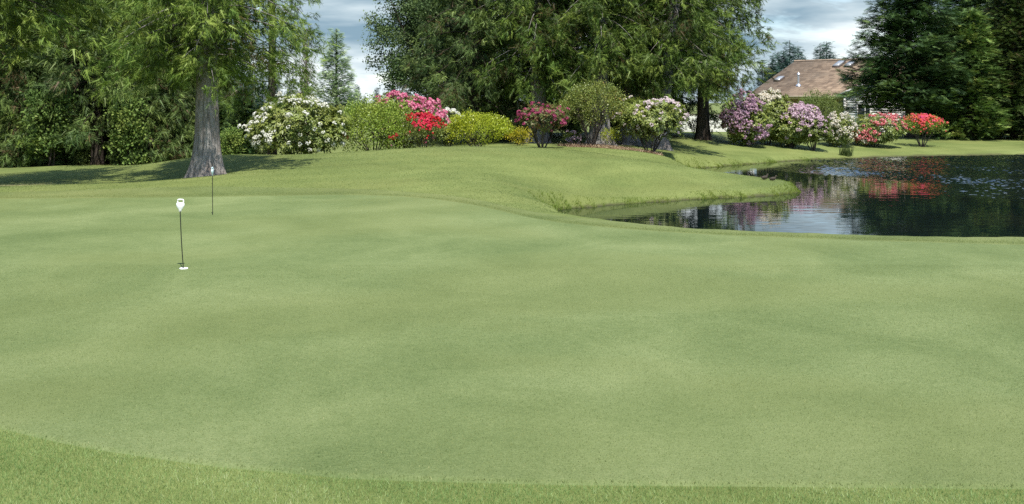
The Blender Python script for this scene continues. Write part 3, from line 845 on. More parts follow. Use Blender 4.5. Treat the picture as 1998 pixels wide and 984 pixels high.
copy_tree(hm, 'hemlock_tree', 'hemlock in the shade behind the pink rhododendron', 1000, 48, 2.0, (1.1, 1.05), MG)
copy_tree(hm, 'hemlock_tree', 'hemlock filling the back of the group between the grey trunks', 1120, 49, 3.6, (1.15, 1.05), MG)
copy_tree(hm, 'hemlock_tree', 'hemlock at the back behind the leaning trunk', 1270, 50, 5.1, (1.1, 1.05), MG)
copy_tree(m4, 'cedar_tree', 'cedar whose crown shows between the ragged broadleaved tree and the hemlock', 880, 55, 1.1, (1.1, 1.0), MG)

# right conifers -------------------------------------------------------------
RG = 'conifers at the right edge'
r1 = add_tree('spruce_tree', 'broad dark spruce standing in front of the house', 1774, 57.5,
    conifer(71, 10.9, 1.5, 3.75, 10.9, 'fir', .5, 40, 25, .14, .3, .7, .2, .3, tmean=.5, wid=.22, low_long=1.0, clus=4), M['fir'], M['bark_dark'], 'tree', RG)
r2 = add_tree('fir_tree', 'lighter green fir right of the broad dark spruce', 1893, 57,
    conifer(72, 7.3, .15, 2.2, 7.3, 'fir', .42, 40, 26, .2, .3, .55, .14, .3, tmean=.55, wid=.22, clus=4), M['fir_light'], M['bark_dark'], 'tree', RG)
r3 = add_tree('fir_tree', 'dull green fir at the right edge of the photo', 1978, 57.5,
    conifer(73, 10, .1, 2.5, 10, 'fir', .44, 40, 24, .2, .25, .55, .16, .3, tmean=.45, wid=.22, clus=4), M['hemlock'], M['bark_dark'], 'tree', RG)
copy_tree(r1, 'spruce_tree', 'tall dark spruce top showing behind the lighter green fir', 1908, 70, 1.4, (1.05, 1.22), RG)
copy_tree(r1, 'spruce_tree', 'dark spruce behind the fir at the right edge', 2000, 67, 2.7, (1.0, 1.25), RG)
copy_tree(r3, 'fir_tree', 'fir just outside the right edge mirrored in the pond', 2075, 57, 2.0, 1.0, RG)
copy_tree(r3, 'fir_tree', 'slim fir squeezed between the dark spruce and the lighter fir', 1838, 61, 1.1, (.8, .75), RG)

# far skyline conifers: alike and small --------------------------------------
FG = 'far conifers on the skyline'
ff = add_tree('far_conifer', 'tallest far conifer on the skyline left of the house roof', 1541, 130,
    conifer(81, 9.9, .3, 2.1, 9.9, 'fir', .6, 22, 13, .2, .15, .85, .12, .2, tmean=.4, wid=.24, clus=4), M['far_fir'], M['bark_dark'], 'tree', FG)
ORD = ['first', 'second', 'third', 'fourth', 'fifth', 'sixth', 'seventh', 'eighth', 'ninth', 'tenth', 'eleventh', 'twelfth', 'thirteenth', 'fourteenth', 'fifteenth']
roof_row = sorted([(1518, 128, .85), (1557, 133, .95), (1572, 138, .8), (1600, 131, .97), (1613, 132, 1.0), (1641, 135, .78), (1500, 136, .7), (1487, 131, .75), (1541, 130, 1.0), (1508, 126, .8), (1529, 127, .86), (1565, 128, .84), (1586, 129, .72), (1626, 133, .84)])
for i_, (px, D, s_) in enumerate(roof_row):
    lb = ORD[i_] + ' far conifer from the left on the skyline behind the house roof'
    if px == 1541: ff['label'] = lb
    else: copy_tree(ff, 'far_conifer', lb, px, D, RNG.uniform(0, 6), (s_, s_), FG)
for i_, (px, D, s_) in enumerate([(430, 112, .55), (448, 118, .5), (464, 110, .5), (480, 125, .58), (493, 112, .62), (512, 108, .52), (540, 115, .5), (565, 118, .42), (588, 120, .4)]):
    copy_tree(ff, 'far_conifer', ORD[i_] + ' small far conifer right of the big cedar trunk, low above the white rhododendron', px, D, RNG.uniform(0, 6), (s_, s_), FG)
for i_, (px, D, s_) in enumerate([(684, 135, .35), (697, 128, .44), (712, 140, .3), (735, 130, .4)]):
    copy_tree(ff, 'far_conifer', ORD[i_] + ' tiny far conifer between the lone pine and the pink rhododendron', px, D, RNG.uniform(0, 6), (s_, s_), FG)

# ------------------------------------------------------------------ flowering shrubs
def truss_mesh(seed, mat):
    rs = np.random.default_rng(seed)
    n = 9
    d = unit(rs.normal(size=(n, 3)) + np.array([0, 0, .7])); d[:, 2] = np.abs(d[:, 2]) * .9
    V, Fc, T_ = scatter('floret', d * .055, d, .042, rs, rs.random(n), .2)
    return mesh_np('flower_truss', V, [Fc], mat, False, T_)
TRUSS = {}
def trusses(matname):
    if matname not in TRUSS:
        TRUSS[matname] = [truss_mesh(100 + k + hash(matname) % 1 , M[matname]) for k in range(3)]
    return TRUSS[matname]

def shrub(name, label, xl, xr, yt, D, leafmat, seed, flowers=(), skirt=.22, leaf=.13, kind='rosette', dens=75, depth=.85, stems=6, stem_r=.022, group=None, yb=None, flat=1.0, mass=None, tmean=.5, under=.38):
    """xl,xr,yt: outline in the photograph at distance D. flowers: list of (material, count, direction bias, spread, scale)"""
    rs = np.random.default_rng(seed)
    x = PX((xl + xr) / 2, D); zb = hz(x, D)
    rx = (xr - xl) / 2 * D / F; top = ZY(yt, D) - zb
    ry = rx * depth
    bot = top * skirt; cz = bot + (top - bot) * .46; rzu = top - cz; rzd = cz - bot
    root = empty(name, (x, D, zb)); tag(root, label, 'shrub', group)
    ln = lump_noise(rs, 9)
    def surf(d, k):
        r = (1.03 + .42 * ln(d) + .2 * ln(d * 2.7)) * k
        return np.array([0, 0, cz]) + d * r[:, None] * np.stack([np.full(len(d), rx), np.full(len(d), ry), np.where(d[:, 2] > 0, rzu, rzd)], 1)
    area = 4 * math.pi * ((rx * ry) ** 1.6 / 3 + 2 * (rx * (rzu + rzd) / 2) ** 1.6 / 3) ** (1 / 1.6)
    n = int(area * dens)
    d = unit(rs.normal(size=(n, 3)))
    d = d[(d[:, 2] > -.15) | (rs.random(n) < under)]; n = len(d)
    k = 1 - rs.random(n) ** 1.6 * .45
    P = surf(d, k)
    ax = d * .8 + np.array([0, 0, .55]) + rs.normal(size=(n, 3)) * .3
    ti = np.clip(tmean + .18 * ln(d * 2.3) + rs.normal(size=n) * .16, 0, 1)
    V, Fc, T_ = scatter(kind, P, ax, leaf * rs.uniform(.7, 1.25, n), rs, ti, .1)
    fo = link(bpy.data.objects.new('foliage', mesh_np('foliage', V, [Fc], leafmat, False, T_)), root); fo['kind'] = 'stuff'
    mb = MB()
    for s in range(stems):
        a = 2 * math.pi * s / stems + rs.uniform(-.4, .4)
        e = surf(np.array([[math.cos(a) * .75, math.sin(a) * .75, rs.uniform(-.1, .6)]]), np.array([.8]))[0]
        b = np.array([math.cos(a) * .06 * rx, math.sin(a) * .06 * rx, -.08])
        m1 = b + (e - b) * .35 + np.array([0, 0, .12 * top]) * rs.uniform(-.3, .6) + rs.normal(size=3) * .03
        m2 = b + (e - b) * .7 + rs.normal(size=3) * .05
        mb.tube([b, m1, m2, e], [stem_r * 1.3, stem_r, stem_r * .7, stem_r * .3], 6)
        for q in range(3):
            st = m1 + (m2 - m1) * rs.random(); en = surf(unit(rs.normal(size=(1, 3)) + np.array([[math.cos(a), math.sin(a), .2]])), np.array([.8]))[0]
            mb.tube([st, (st + en) / 2 + rs.normal(size=3) * .04, en], [stem_r * .6, stem_r * .45, stem_r * .2], 5, cap=False)
    mb.build('stems', M['stem'], root, smooth=True)
    for (fm, cnt, bias, spread, sc) in flowers:
        dd = unit(rs.normal(size=(cnt * 3, 3)) * spread + np.array(bias))
        dd = dd[(dd[:, 1] < .35) & (ln(dd * 1.9 + 3) + rs.normal(size=len(dd)) * .25 > -.12)][:cnt]     # blooms come in drifts; the far side is not seen
        pp = surf(dd, 1.0 + rs.normal(size=len(dd)) * .03)
        tm = trusses(fm)
        for q, p in zip(dd, pp):
            o = bpy.data.objects.new('flower_truss', tm[rs.integers(0, 3)])
            o.location = p; s = sc * rs.uniform(.75, 1.25); o.scale = (s, s, s)
            o.rotation_euler = Vector(q * .8 + np.array([0, -.1, .6])).to_track_quat('Z', 'Y').to_euler()
            o.rotation_euler.rotate_axis('Z', rs.uniform(0, 6))
            link(o, root)
    if mass:
        fm, cnt, bias, spread, sc = mass
        dd = unit(rs.normal(size=(cnt, 3)) * spread + np.array(bias)); pp = surf(dd, 1.0 + rs.normal(size=cnt) * .05)
        V, Fc, T_ = scatter('floret', pp, dd + rs.normal(size=(cnt, 3)) * .3, sc * rs.uniform(.7, 1.3, cnt), rs, None, .15)
        b = link(bpy.data.objects.new('blossom', mesh_np('blossom', V, [Fc], M[fm], False, T_)), root); b['kind'] = 'stuff'
    return root

SG = 'flowering shrubs on the mound'
shrub('rhododendron', 'large rhododendron dotted with white flowers, leftmost of the row', 490, 672, 192, 33.2, M['rhodo'], 201,
      [('white_petal', 40, (-.9, -.6, .1), .5, 1.2), ('white_petal', 44, (.0, -.55, .9), .5, 1.1), ('white_petal', 18, (.6, -.9, -.1), .4, 1.1)], .06, .15, 'rosette', 95, .8, 9, .02, SG)
shrub('olive_shrub', 'olive green leafy shrub right of the white rhododendron', 652, 808, 194, 34.2, M['olive'], 202,
      [('red_petal', 5, (-.6, -.8, -.35), .1, .9), ('red_petal', 3, (.6, -.8, -.35), .1, .9)], .04, .13, 'smallleaf', 120, .8, 8, .02, SG)
shrub('rhododendron', 'rhododendron massed with rose pink flowers above the red azalea', 716, 862, 181, 36, M['rhodo'], 203,
      [('pink_petal', 95, (.55, -.6, .55), .5, 1.3), ('pink_petal', 40, (-.2, -.5, 1.0), .3, 1.25)], .06, .14, 'rosette', 70, .7, 7, .02, SG)
shrub('azalea', 'low azalea covered in scarlet red flowers', 788, 868, 228, 33.9, M['rhodo'], 204, (), .12, .1, 'smallleaf', 90, .9, 6, .015, SG,
      mass=('red_petal', 260, (.1, -.35, .9), .42, .07))
shrub('rhododendron', 'small white flowered rhododendron squeezed behind the lime green shrub', 843, 908, 214, 36.6, M['rhodo'], 205,
      [('white_petal', 40, (-.1, -.6, .8), .5, 1.2)], .1, .13, 'rosette', 70, .8, 5, .018, SG)
shrub('lime_shrub', 'rounded bright lime green shrub without flowers', 866, 992, 218, 35, M['lime'], 206, (), .16, .11, 'smallleaf', 150, .8, 8, .02, SG)
shrub('golden_shrub', 'low golden yellow shrub in the shade behind the magenta one', 988, 1042, 250, 38.6, M['gold'], 207, (), .1, .09, 'smallleaf', 110, .8, 4, .012, SG)
shrub('rhododendron', 'magenta flowered rhododendron on a short forked trunk', 1008, 1108, 204, 35.6, M['magenta_leaf'], 208,
      [('magenta_petal', 40, (-.7, -.6, .45), .45, .85), ('magenta_petal', 22, (.5, -.7, .5), .45, .9), ('magenta_petal', 8, (.9, -.5, -.2), .15, .9)], .38, .12, 'rosette', 85, .8, 5, .035, SG)
shrub('bronze_shrub', 'tallest round shrub with bronze green leaves and many bare stems', 1090, 1218, 162, 37.2, M['bronze'], 209, (), .36, .12, 'smallleaf', 140, .85, 12, .026, SG)
shrub('rhododendron', 'pale pink and white flowered rhododendron at the right end of the bed', 1196, 1340, 193, 37.6, M['rhodo'], 210,
      [('blush_petal', 46, (.35, -.55, .75), .45, 1.05), ('blush_petal', 14, (-.3, -.8, .2), .5, .9)], .3, .14, 'rosette', 85, .8, 9, .022, SG)
shrub('azalea', 'tiny mauve flowered azalea low between the forked trunk and bare stems', 1098, 1132, 256, 38.4, M['rhodo'], 211,
      [('pale_lilac_petal', 22, (0, -.8, .3), .5, .8)], .1, .09, 'smallleaf', 90, .8, 4, .01, SG)
shrub('lime_shrub', 'small yellow green shrub under the left side of the pale pink rhododendron', 1172, 1215, 252, 38.8, M['lime'], 212, (), .1, .1, 'smallleaf', 100, .8, 4, .012, SG)
RS = 'flowering shrubs by the house'
shrub('rhododendron', 'lilac flowered rhododendron nearest the free standing cedar trunk', 1410, 1502, 192, 46, M['rhodo'], 221,
      [('lilac_petal', 170, (-.35, -.75, .45), .6, 1.5), ('lilac_petal', 20, (.6, -.8, -.6), .2, 1.4)], .1, .15, 'rosette', 87, .8, 7, .025, RS, under=.85)
shrub('rhododendron', 'tall rhododendron crowned with cream white flowers between two lilac ones', 1448, 1545, 178, 47.6, M['rhodo'], 222,
      [('cream_petal', 75, (.0, -.35, 1.0), .3, 1.6)], .08, .16, 'rosette', 101, .8, 7, .025, RS, under=.85)
shrub('rhododendron', 'pale lilac rhododendron sloping down to the right below the roof', 1494, 1592, 203, 47.4, M['rhodo'], 223,
      [('pale_lilac_petal', 110, (.4, -.6, .7), .5, 1.5)], .1, .15, 'rosette', 101, .8, 7, .025, RS, under=.85)
shrub('willow_shrub', 'loose pale green flowerless shrub in front of the house wall', 1556, 1642, 184, 57, M['grey_shrub'], 224, (), .1, .15, 'smallleaf', 90, .8, 7, .025, RS)
shrub('rhododendron', 'low dark rhododendron with dusky lilac flowers and crooked stem', 1552, 1622, 226, 47, M['rhodo'], 225,
      [('pale_lilac_petal', 46, (0, -.6, .8), .5, 1.2)], .2, .13, 'rosette', 87, .8, 5, .025, RS, under=.85, tmean=.25)
shrub('azalea', 'low cream white azalea below the house window', 1602, 1672, 227, 49, M['rhodo'], 226,
      [('cream_petal', 85, (0, -.7, .5), .7, 1.2)], .06, .12, 'rosette', 87, .8, 6, .018, RS, under=.85)
shrub('azalea', 'coral pink azalea left of the vermilion one', 1658, 1756, 226, 50, M['rhodo'], 227,
      [('coral_petal', 60, (.35, -.5, .8), .5, 1.35), ('coral_petal', 45, (-.8, -.7, -.15), .4, 1.35), ('cream_petal', 6, (-.6, -.7, -.6), .15, 1.3)], .05, .14, 'rosette', 87, .7, 7, .02, RS, under=.85)
shrub('azalea', 'vermilion and orange azalea on a short trunk below the dark spruce', 1760, 1838, 226, 51, M['olive'], 228, (), .4, .12, 'smallleaf', 90, .8, 5, .025, RS,
      mass=('orange_petal', 260, (.1, -.4, .9), .55, .085))

# ------------------------------------------------------------------ mulch bed under the middle shrubs
M['mulch'] = plain('mulch', (.2, .13, .075), 0.95, 0.1, 0.55, 14.0, bmp=1.0)
M['chip'] = leafy('bark_chip', [(0, (.1, .06, .035)), (0.6, (.26, .175, .1)), (1, (.6, .48, .32))], 0.0, 0.8, 0.1, 0)
rsm = np.random.default_rng(5)
na, nr = 60, 10
cxm, cym, rxm, rym = PX(1200, 37.3), 37.4, 2.0, 1.0
Vm = []
for i in range(nr + 1):
    for j in range(na):
        a = 2 * math.pi * j / na; rr = i / nr * (1 + .1 * math.sin(3 * a + 1) + .06 * math.sin(7 * a))
        Vm.append((cxm + rxm * rr * math.cos(a), cym + rym * rr * math.sin(a), 0))
Vm = np.array(Vm); Vm[:, 2] = height(Vm[:, 0], Vm[:, 1]) + .02 * (1 - (np.arange(len(Vm)) // na) / nr) + .008
Fm = np.array([(i * na + j, i * na + (j + 1) % na, (i + 1) * na + (j + 1) % na, (i + 1) * na + j) for i in range(nr) for j in range(na)])
bed = link(bpy.data.objects.new('mulch_bed', mesh_np('mulch_bed', Vm, [Fm[:, ::-1]], M['mulch'], True)))
tag(bed, 'strip of brown bark mulch under the middle shrubs', None, None, 'structure')
n = 4200
a = rsm.uniform(0, 6.28, n); rr = np.sqrt(rsm.random(n)) * (1.04 + .1 * np.sin(3 * a + 1) + .06 * np.sin(7 * a))
cp = np.stack([cxm + rxm * rr * np.cos(a), cym + rym * rr * np.sin(a)], 1)
cz_ = height(cp[:, 0], cp[:, 1]) + .03
V, Fc, T_ = scatter('leaf', np.column_stack([cp, cz_]), rsm.normal(size=(n, 3)) * np.array([1, 1, 0.3]), .06, rsm, None, .1)
tag(link(bpy.data.objects.new('bark_chips', mesh_np('bark_chips', V, [Fc], M['chip'], False, T_))), 'loose bark chips scattered over the mulch bed', 'bark chips', None, 'stuff')

# ------------------------------------------------------------------ house
def lap_mat(name, col):
    return plain(name, col, 0.6, 0.3, 0.06, 6.0)
M['siding'] = lap_mat('white_siding', (.8, .79, .75))
M['tan'] = lap_mat('tan_siding', (.34, .27, .17))
M['trim'] = plain('white_trim', (.74, .73, .7), 0.5, 0.3, 0.05, 8)
M['fascia'] = plain('tan_fascia', (.5, .42, .3), 0.6, 0.3, 0.08, 8)
M['steel'] = plain('galvanised_steel', (.55, .57, .6), 0.35, 0.5, 0.1, 10, metal=0.7)
M['dome'] = plain('skylight_dome', (.3, .31, .32), 0.15, 0.6, 0.05, 5)
M['frame_dark'] = plain('dark_frame', (.08, .06, .05), 0.6, 0.3, 0.1, 8)
def glass_mat():
    m, N, L = new_mat('window_glass')
    p = principled(N, L, 0.04, 0.6)
    tc = N.new('ShaderNodeTexCoord'); nn = noise(N, L, tc.outputs['Object'], 2.0, 3)
    r = ramp(N, [(0.35, (.03, .035, .04)), (0.65, (.07, .08, .085))]); L.new(nn.outputs[0], r.inputs[0]); L.new(r.outputs[0], p.inputs['Base Color'])
    return m
M['glass'] = glass_mat()
def shingle_mat():
    m, N, L = new_mat('cedar_shingle')
    p = principled(N, L, 0.85, 0.15)
    tc = N.new('ShaderNodeTexCoord'); O = tc.outputs['Object']
    bt = N.new('ShaderNodeTexBrick')
    bt.inputs['Scale'].default_value = 1.0; bt.inputs['Brick Width'].default_value = 0.34; bt.inputs['Row Height'].default_value = 0.155
    bt.inputs['Mortar Size'].default_value = 0.006; bt.inputs['Color1'].default_value = (.34, .255, .18, 1); bt.inputs['Color2'].default_value = (.17, .125, .09, 1); bt.inputs['Mortar'].default_value = (.09, .06, .045, 1)
    L.new(mapping(N, L, O, (1, 1, 1), rot=(math.radians(90), 0, 0)), bt.inputs['Vector'])
    n1 = noise(N, L, mapping(N, L, O, (1.5, 1.5, 5)), 1.5, 5); n2 = noise(N, L, O, 0.5, 3)
    c = mixc(N, L, maprange(N, L, n1.outputs[0], 0.4, 0.7, 0, .55), bt.outputs[0], (.33, .24, .165))
    c = mixc(N, L, maprange(N, L, n2.outputs[0], 0.45, 0.7, 0, .4), c, (.25, .2, .15))
    L.new(c, p.inputs['Base Color'])
    return m
M['shingle'] = shingle_mat()

# a long gabled house seen at an angle: local x runs along the ridge towards the right and nearer, local y to the back
HYAW = math.radians(-40.0)
house = empty('house', (21.8, 79.0, hz(21.8, 79.0)), HYAW)
tag(house, 'low house with brown shingled roof and white siding beyond the pond', 'house')
EZ, RZ = 2.42, 5.12          # eave and ridge height
HL, HB = 12.0, 8.0           # ridge length, half depth to the eave
def slope(name, A, B, C, Dd, rows):
    """stepped shingle courses on the quad A,B (eave) -> C (above B), Dd (above A)"""
    A, B, C, Dd = [np.array(q, float) for q in (A, B, C, Dd)]
    nrm = np.cross(B - A, Dd - A); nrm /= np.linalg.norm(nrm)
    mb = MB()
    for i in range(rows):
        t0, t1 = i / rows, (i + 1) / rows + .012
        t1 = min(t1, 1)
        a0, b0 = A + (Dd - A) * t0, B + (C - B) * t0; a1, b1 = A + (Dd - A) * t1, B + (C - B) * t1
        lo, th = .055, .05
        mb.hexa([a0 - nrm * th, b0 - nrm * th, b1 - nrm * th, a1 - nrm * th, a0 + nrm * lo, b0 + nrm * lo, b1 + nrm * .012, a1 + nrm * .012])
    return mb.build(name, M['shingle'], house)
rf = slope('roof_slope', (0, -HB, EZ), (HL, -HB, EZ), (HL, 0, RZ), (0, 0, RZ), 34)
slope('roof_slope', (HL, HB, EZ), (0, HB, EZ), (0, 0, RZ), (HL, 0, RZ), 16)
mb = MB(); mb.tube([(-.03, 0, RZ + .05), (HL + .03, 0, RZ + .05)], .09, 8); mb.build('ridge_cap', M['shingle'], rf)
mb = MB(); mb.box((HL / 2, -HB - .03, EZ - .1), (HL, .05, .18)); mb.box((HL / 2, -HB - .1, EZ - .02), (HL, .1, .1)); mb.build('gutter', M['fascia'], rf)
mb = MB(); mb.box((HL / 2, 0, EZ - .14), (HL - .1, 2 * HB - .1, .04)); mb.build('soffit', M['tan'], rf)
mb = MB()
for x_ in (-.03, HL + .03):
    for sy_ in (-1, 1):
        A = np.array([x_, sy_ * HB, EZ - .16]); B = np.array([x_, 0, RZ - .16])
        mb.hexa([A, B, B + [.05, 0, 0], A + [.05, 0, 0], A + [0, 0, .18], B + [0, 0, .18], B + [.05, 0, .18], A + [.05, 0, .18]])
mb.build('rake_board', M['fascia'], rf)
def lap_wall(name, p0, p1, z0, z1, mat, lap=.14):
    p0, p1 = np.array(p0, float), np.array(p1, float)
    t = (p1 - p0) / np.linalg.norm(p1 - p0); nn_ = np.array([t[1], -t[0]])
    mb = MB(); z = z0
    while z < z1 - .01:
        zt = min(z + lap, z1)
        q = lambda p, o, zz: (p[0] + nn_[0] * o, p[1] + nn_[1] * o, zz)
        mb.hexa([q(p0, .006, z), q(p1, .006, z), q(p1, -.1, z), q(p0, -.1, z), q(p0, .004, zt), q(p1, .004, zt), q(p1, -.1, zt), q(p0, -.1, zt)])
        z += lap
    return mb.build(name, mat, house)
WB = HB - .6
lap_wall('wall', (.5, -WB), (HL - .5, -WB), -.3, EZ - .16, M['tan'])
lap_wall('wall', (.5, WB), (.5, -WB), -.3, EZ - .16, M['tan'])
lap_wall('wall', (HL - .5, -WB), (HL - .5, WB), -.3, EZ - .16, M['tan'])
lap_wall('wall', (HL - .5, WB), (.5, WB), -.3, EZ - .16, M['tan'])
for x_ in (.5, HL - .5):
    mb = MB(); mb.add([(x_, -WB, EZ - .1), (x_, WB, EZ - .1), (x_, 0, RZ - .3)], [[0, 1, 2]]); mb.build('gable', M['tan'], house)
# white front wing, mostly hidden by the spruce
wx0, wx1, wy0, wy1 = 7.7, 11.5, -HB - 1.2, -WB - .1
wl_ = lap_wall('wing_wall', (wx0, wy0), (wx1, wy0), -.3, EZ + .1, M['siding'], .16)
lap_wall('wing_wall', (wx0, wy1), (wx0, wy0), -.3, EZ, M['tan'], .16)
lap_wall('wing_wall', (wx1, wy0), (wx1, wy1), -.3, EZ, M['siding'], .16)
mb = MB(); mb.box((wx0 - .02, wy0 - .02, 1.1), (.12, .12, 2.7)); mb.build('corner_board', M['trim'], wl_)
def window(cx_, y, cz0, w, h):
    fr = MB(); t = .07
    fr.box((cx_ - w / 2, y, cz0), (t, .1, h + t)); fr.box((cx_ + w / 2, y, cz0), (t, .1, h + t))
    fr.box((cx_, y, cz0 + h / 2), (w - t, .1, t)); fr.box((cx_, y - .02, cz0 - h / 2 - .02), (w + .2, .16, t)); fr.box((cx_ + w * .1, y, cz0), (.05, .09, h - t))
    fo = fr.build('window', M['trim'], house)
    g = MB(); g.box((cx_, y + .02, cz0), (w - t, .02, h - t)); g.build('pane', M['glass'], fo)
window(wx0 + 1.25, wy0 - .05, 1.42, .85, .85)
window(2.6, -WB - .05, 1.4, 1.4, 1.0)
# wing roof
apex = ((wx0 + wx1) / 2, wy0 - .12, EZ + 1.0); back = (apex[0], -HB + 2.9, EZ + 1.0)
slope('wing_roof', (wx0 - .5, -HB + .05, EZ + .03), (wx0 - .5, wy0 - .12, EZ + .03), apex, back, 10)
slope('wing_roof', (wx1 + .5, wy0 - .12, EZ + .03), (wx1 + .5, -HB + .05, EZ + .03), back, apex, 10)
mb = MB()
for sx_ in (wx0 - .53, wx1 + .53):
    A = np.array([sx_, wy0 - .17, EZ - .1]); B = np.array([apex[0], wy0 - .17, EZ + .92])
    mb.hexa([A, B, B + [0, .05, 0], A + [0, .05, 0], A + [0, 0, .17], B + [0, 0, .17], B + [0, .05, .17], A + [0, .05, .17]])
mb.build('rake_board', M['trim'], house)
mb = MB(); mb.add([(wx0, wy0 - .005, EZ + .1), (wx1, wy0 - .005, EZ + .1), (apex[0], wy0 - .005, EZ + .92)], [[0, 1, 2]]); mb.build('gable', M['siding'], house)
# skylights and flue on the front slope
def on_slope(x, t): return np.array([x, -HB + HB * t, EZ + (RZ - EZ) * t])
sn = np.array([0, -(RZ - EZ), HB]); sn /= np.linalg.norm(sn); su = np.array([0, HB, RZ - EZ]); su /= np.linalg.norm(su)
for x, t, w, l in [(.85, .44, .5, .95), (4.0, .85, .55, 1.3), (4.88, .84, .55, 1.2)]:
    c = on_slope(x, t); ex = np.array([1., 0, 0])
    def slab(c, w, l, h0, h1): return [c + ex * sx_ * w / 2 + su * sy_ * l / 2 + sn * hh for hh in (h0, h1) for sx_, sy_ in ((-1, -1), (1, -1), (1, 1), (-1, 1))]
    mb = MB(); mb.hexa(slab(c, w, l, 0, .14)); sk = mb.build('skylight', M['frame_dark'], house)
    mb = MB(); mb.hexa(slab(c, w - .08, l - .08, .143, .2)); mb.build('skylight_dome', M['dome'], sk)
c = on_slope(2.98, .26)
mb = MB(); mb.tube([c - [0, 0, .1], c + [0, 0, .85]], .07, 10); mb.tube([c + [0, 0, .85], c + [0, 0, .98]], [.12, .05], 10); fl = mb.build('flue_pipe', M['steel'], house, True)
mb = MB(); mb.lathe([(.2, .02), (.16, .12), (.075, .2)], 12, c=tuple(c)); mb.build('flashing', M['steel'], fl)

# white board fence behind the free standing cedar ---------------------------
fD = 63.0
fx0, fx1 = PX(1285, fD), PX(1470, fD)
fz = hz((fx0 + fx1) / 2, fD)
fence = empty('board_fence', ((fx0 + fx1) / 2, fD, fz)); tag(fence, 'white fence of narrow horizontal boards behind the free standing cedar', 'fence')
mb = MB(); L_ = fx1 - fx0; topz = ZY(224, fD) - fz; nb_ = 13; bh = (topz - .06) / nb_
for i in range(nb_):
    z = .06 + bh * (i + .5)
    mb.box((0, 0, z), (L_, .025, bh - .012)); 
bd = mb.build('boards', M['siding'], fence); bd['kind'] = 'stuff'
for i in range(5):
    mb = MB(); mb.box((-L_ / 2 + L_ * i / 4, .07, topz / 2 - .1), (.1, .1, topz + .2)); mb.build('post', M['siding'], fence)
mb = MB(); mb.box((0, .03, topz + .02), (L_, .12, .03)); mb.build('cap_rail', M['fascia'], fence)
# low white rail behind the vermilion azalea
x = PX(1832, 60); low = empty('low_fence', (x, 60, hz(x, 60))); tag(low, 'low white rail fence behind the vermilion azalea', 'fence')
mb = MB(); mb.box((0, 0, .28), (1.7, .04, .09)); mb.build('rail', M['trim'], low)
mb = MB(); mb.box((0, 0, .1), (1.7, .04, .07)); mb.build('rail', M['trim'], low)
for i in range(4):
    mb = MB(); mb.box((-.8 + i * .53, .05, .25), (.06, .06, .75)); mb.build('post', M['trim'], low)

# ------------------------------------------------------------------ practice green pins
M['white_plastic'] = plain('white_plastic', (.86, .86, .85), 0.35, 0.4, 0.03, 30)
M['mint_plastic'] = plain('pale_blue_plastic', (.62, .78, .8), 0.35, 0.4, 0.05, 30)
M['black_rod'] = plain('black_rod', (.02, .022, .016), 0.4, 0.4, 0.3, 30)
M['grey_slot'] = plain('grey_slot', (.2, .2, .2), 0.6, 0.2, 0.1, 30)
def pin(label, px, D, lean, hrot, h, headmat, rim):
    x = PX(px, D); z = hz(x, D) + .014
    root = empty('practice_pin', (x, D, z)); tag(root, label, 'golf pin', 'practice pins on the putting green')
    mb = MB(); t = np.linspace(0, 1, 9)
    pts = np.stack([lean * (t + .12 * np.sin(t * 3.14)), 0 * t, -.05 + (h - .14 + .05) * t], 1)
    mb.tube(pts, .0062, 8); mb.build('rod', M['black_rod'], root, True)
    top = pts[-1]
    mb = MB()
    mb.lathe([(.002, -.028), (.010, -.02), (.015, -.005), (.022, .01), (.038, .032), (.049, .055), (.052, .07), (.050, .085), (.043, .096), (.03, .1), (.001, .101)], 24, 1.0, .36)
    hd = mb.build('head', headmat, root, True)
    hd.location = tuple(top); hd.scale = (.93, .93, .93); hd.rotation_euler = (0, -lean * 1.0, hrot)
    mb = MB()
    loop = [(-.036, 0, .09), (-.037, 0, .118), (-.034, 0, .131), (-.026, 0, .137), (0, 0, .138), (.026, 0, .137), (.034, 0, .131), (.037, 0, .118), (.036, 0, .09)]
    mb.tube(loop, .0082, 8); mb.build('handle', headmat, hd, True)
    if rim is not None:
        mb = MB()
        mb.lathe([(.049, .0), (.05, .006), (.048, .009), (.0445, .006), (.043, .0025), (.0, .0025)], 28)
        mb.build('cup_rim', rim, root, True)
    return root
pin('nearer practice pin with a white bulb head and loop handle in a white cup', 358.5, CAMZ * F / (527 - HZ), -.043, .15, .838, M['white_plastic'], M['white_plastic'])
p2 = pin('farther practice pin with its flat head seen edge on', 415, 17.8, -.004, 1.54, .838, M['mint_plastic'], None)

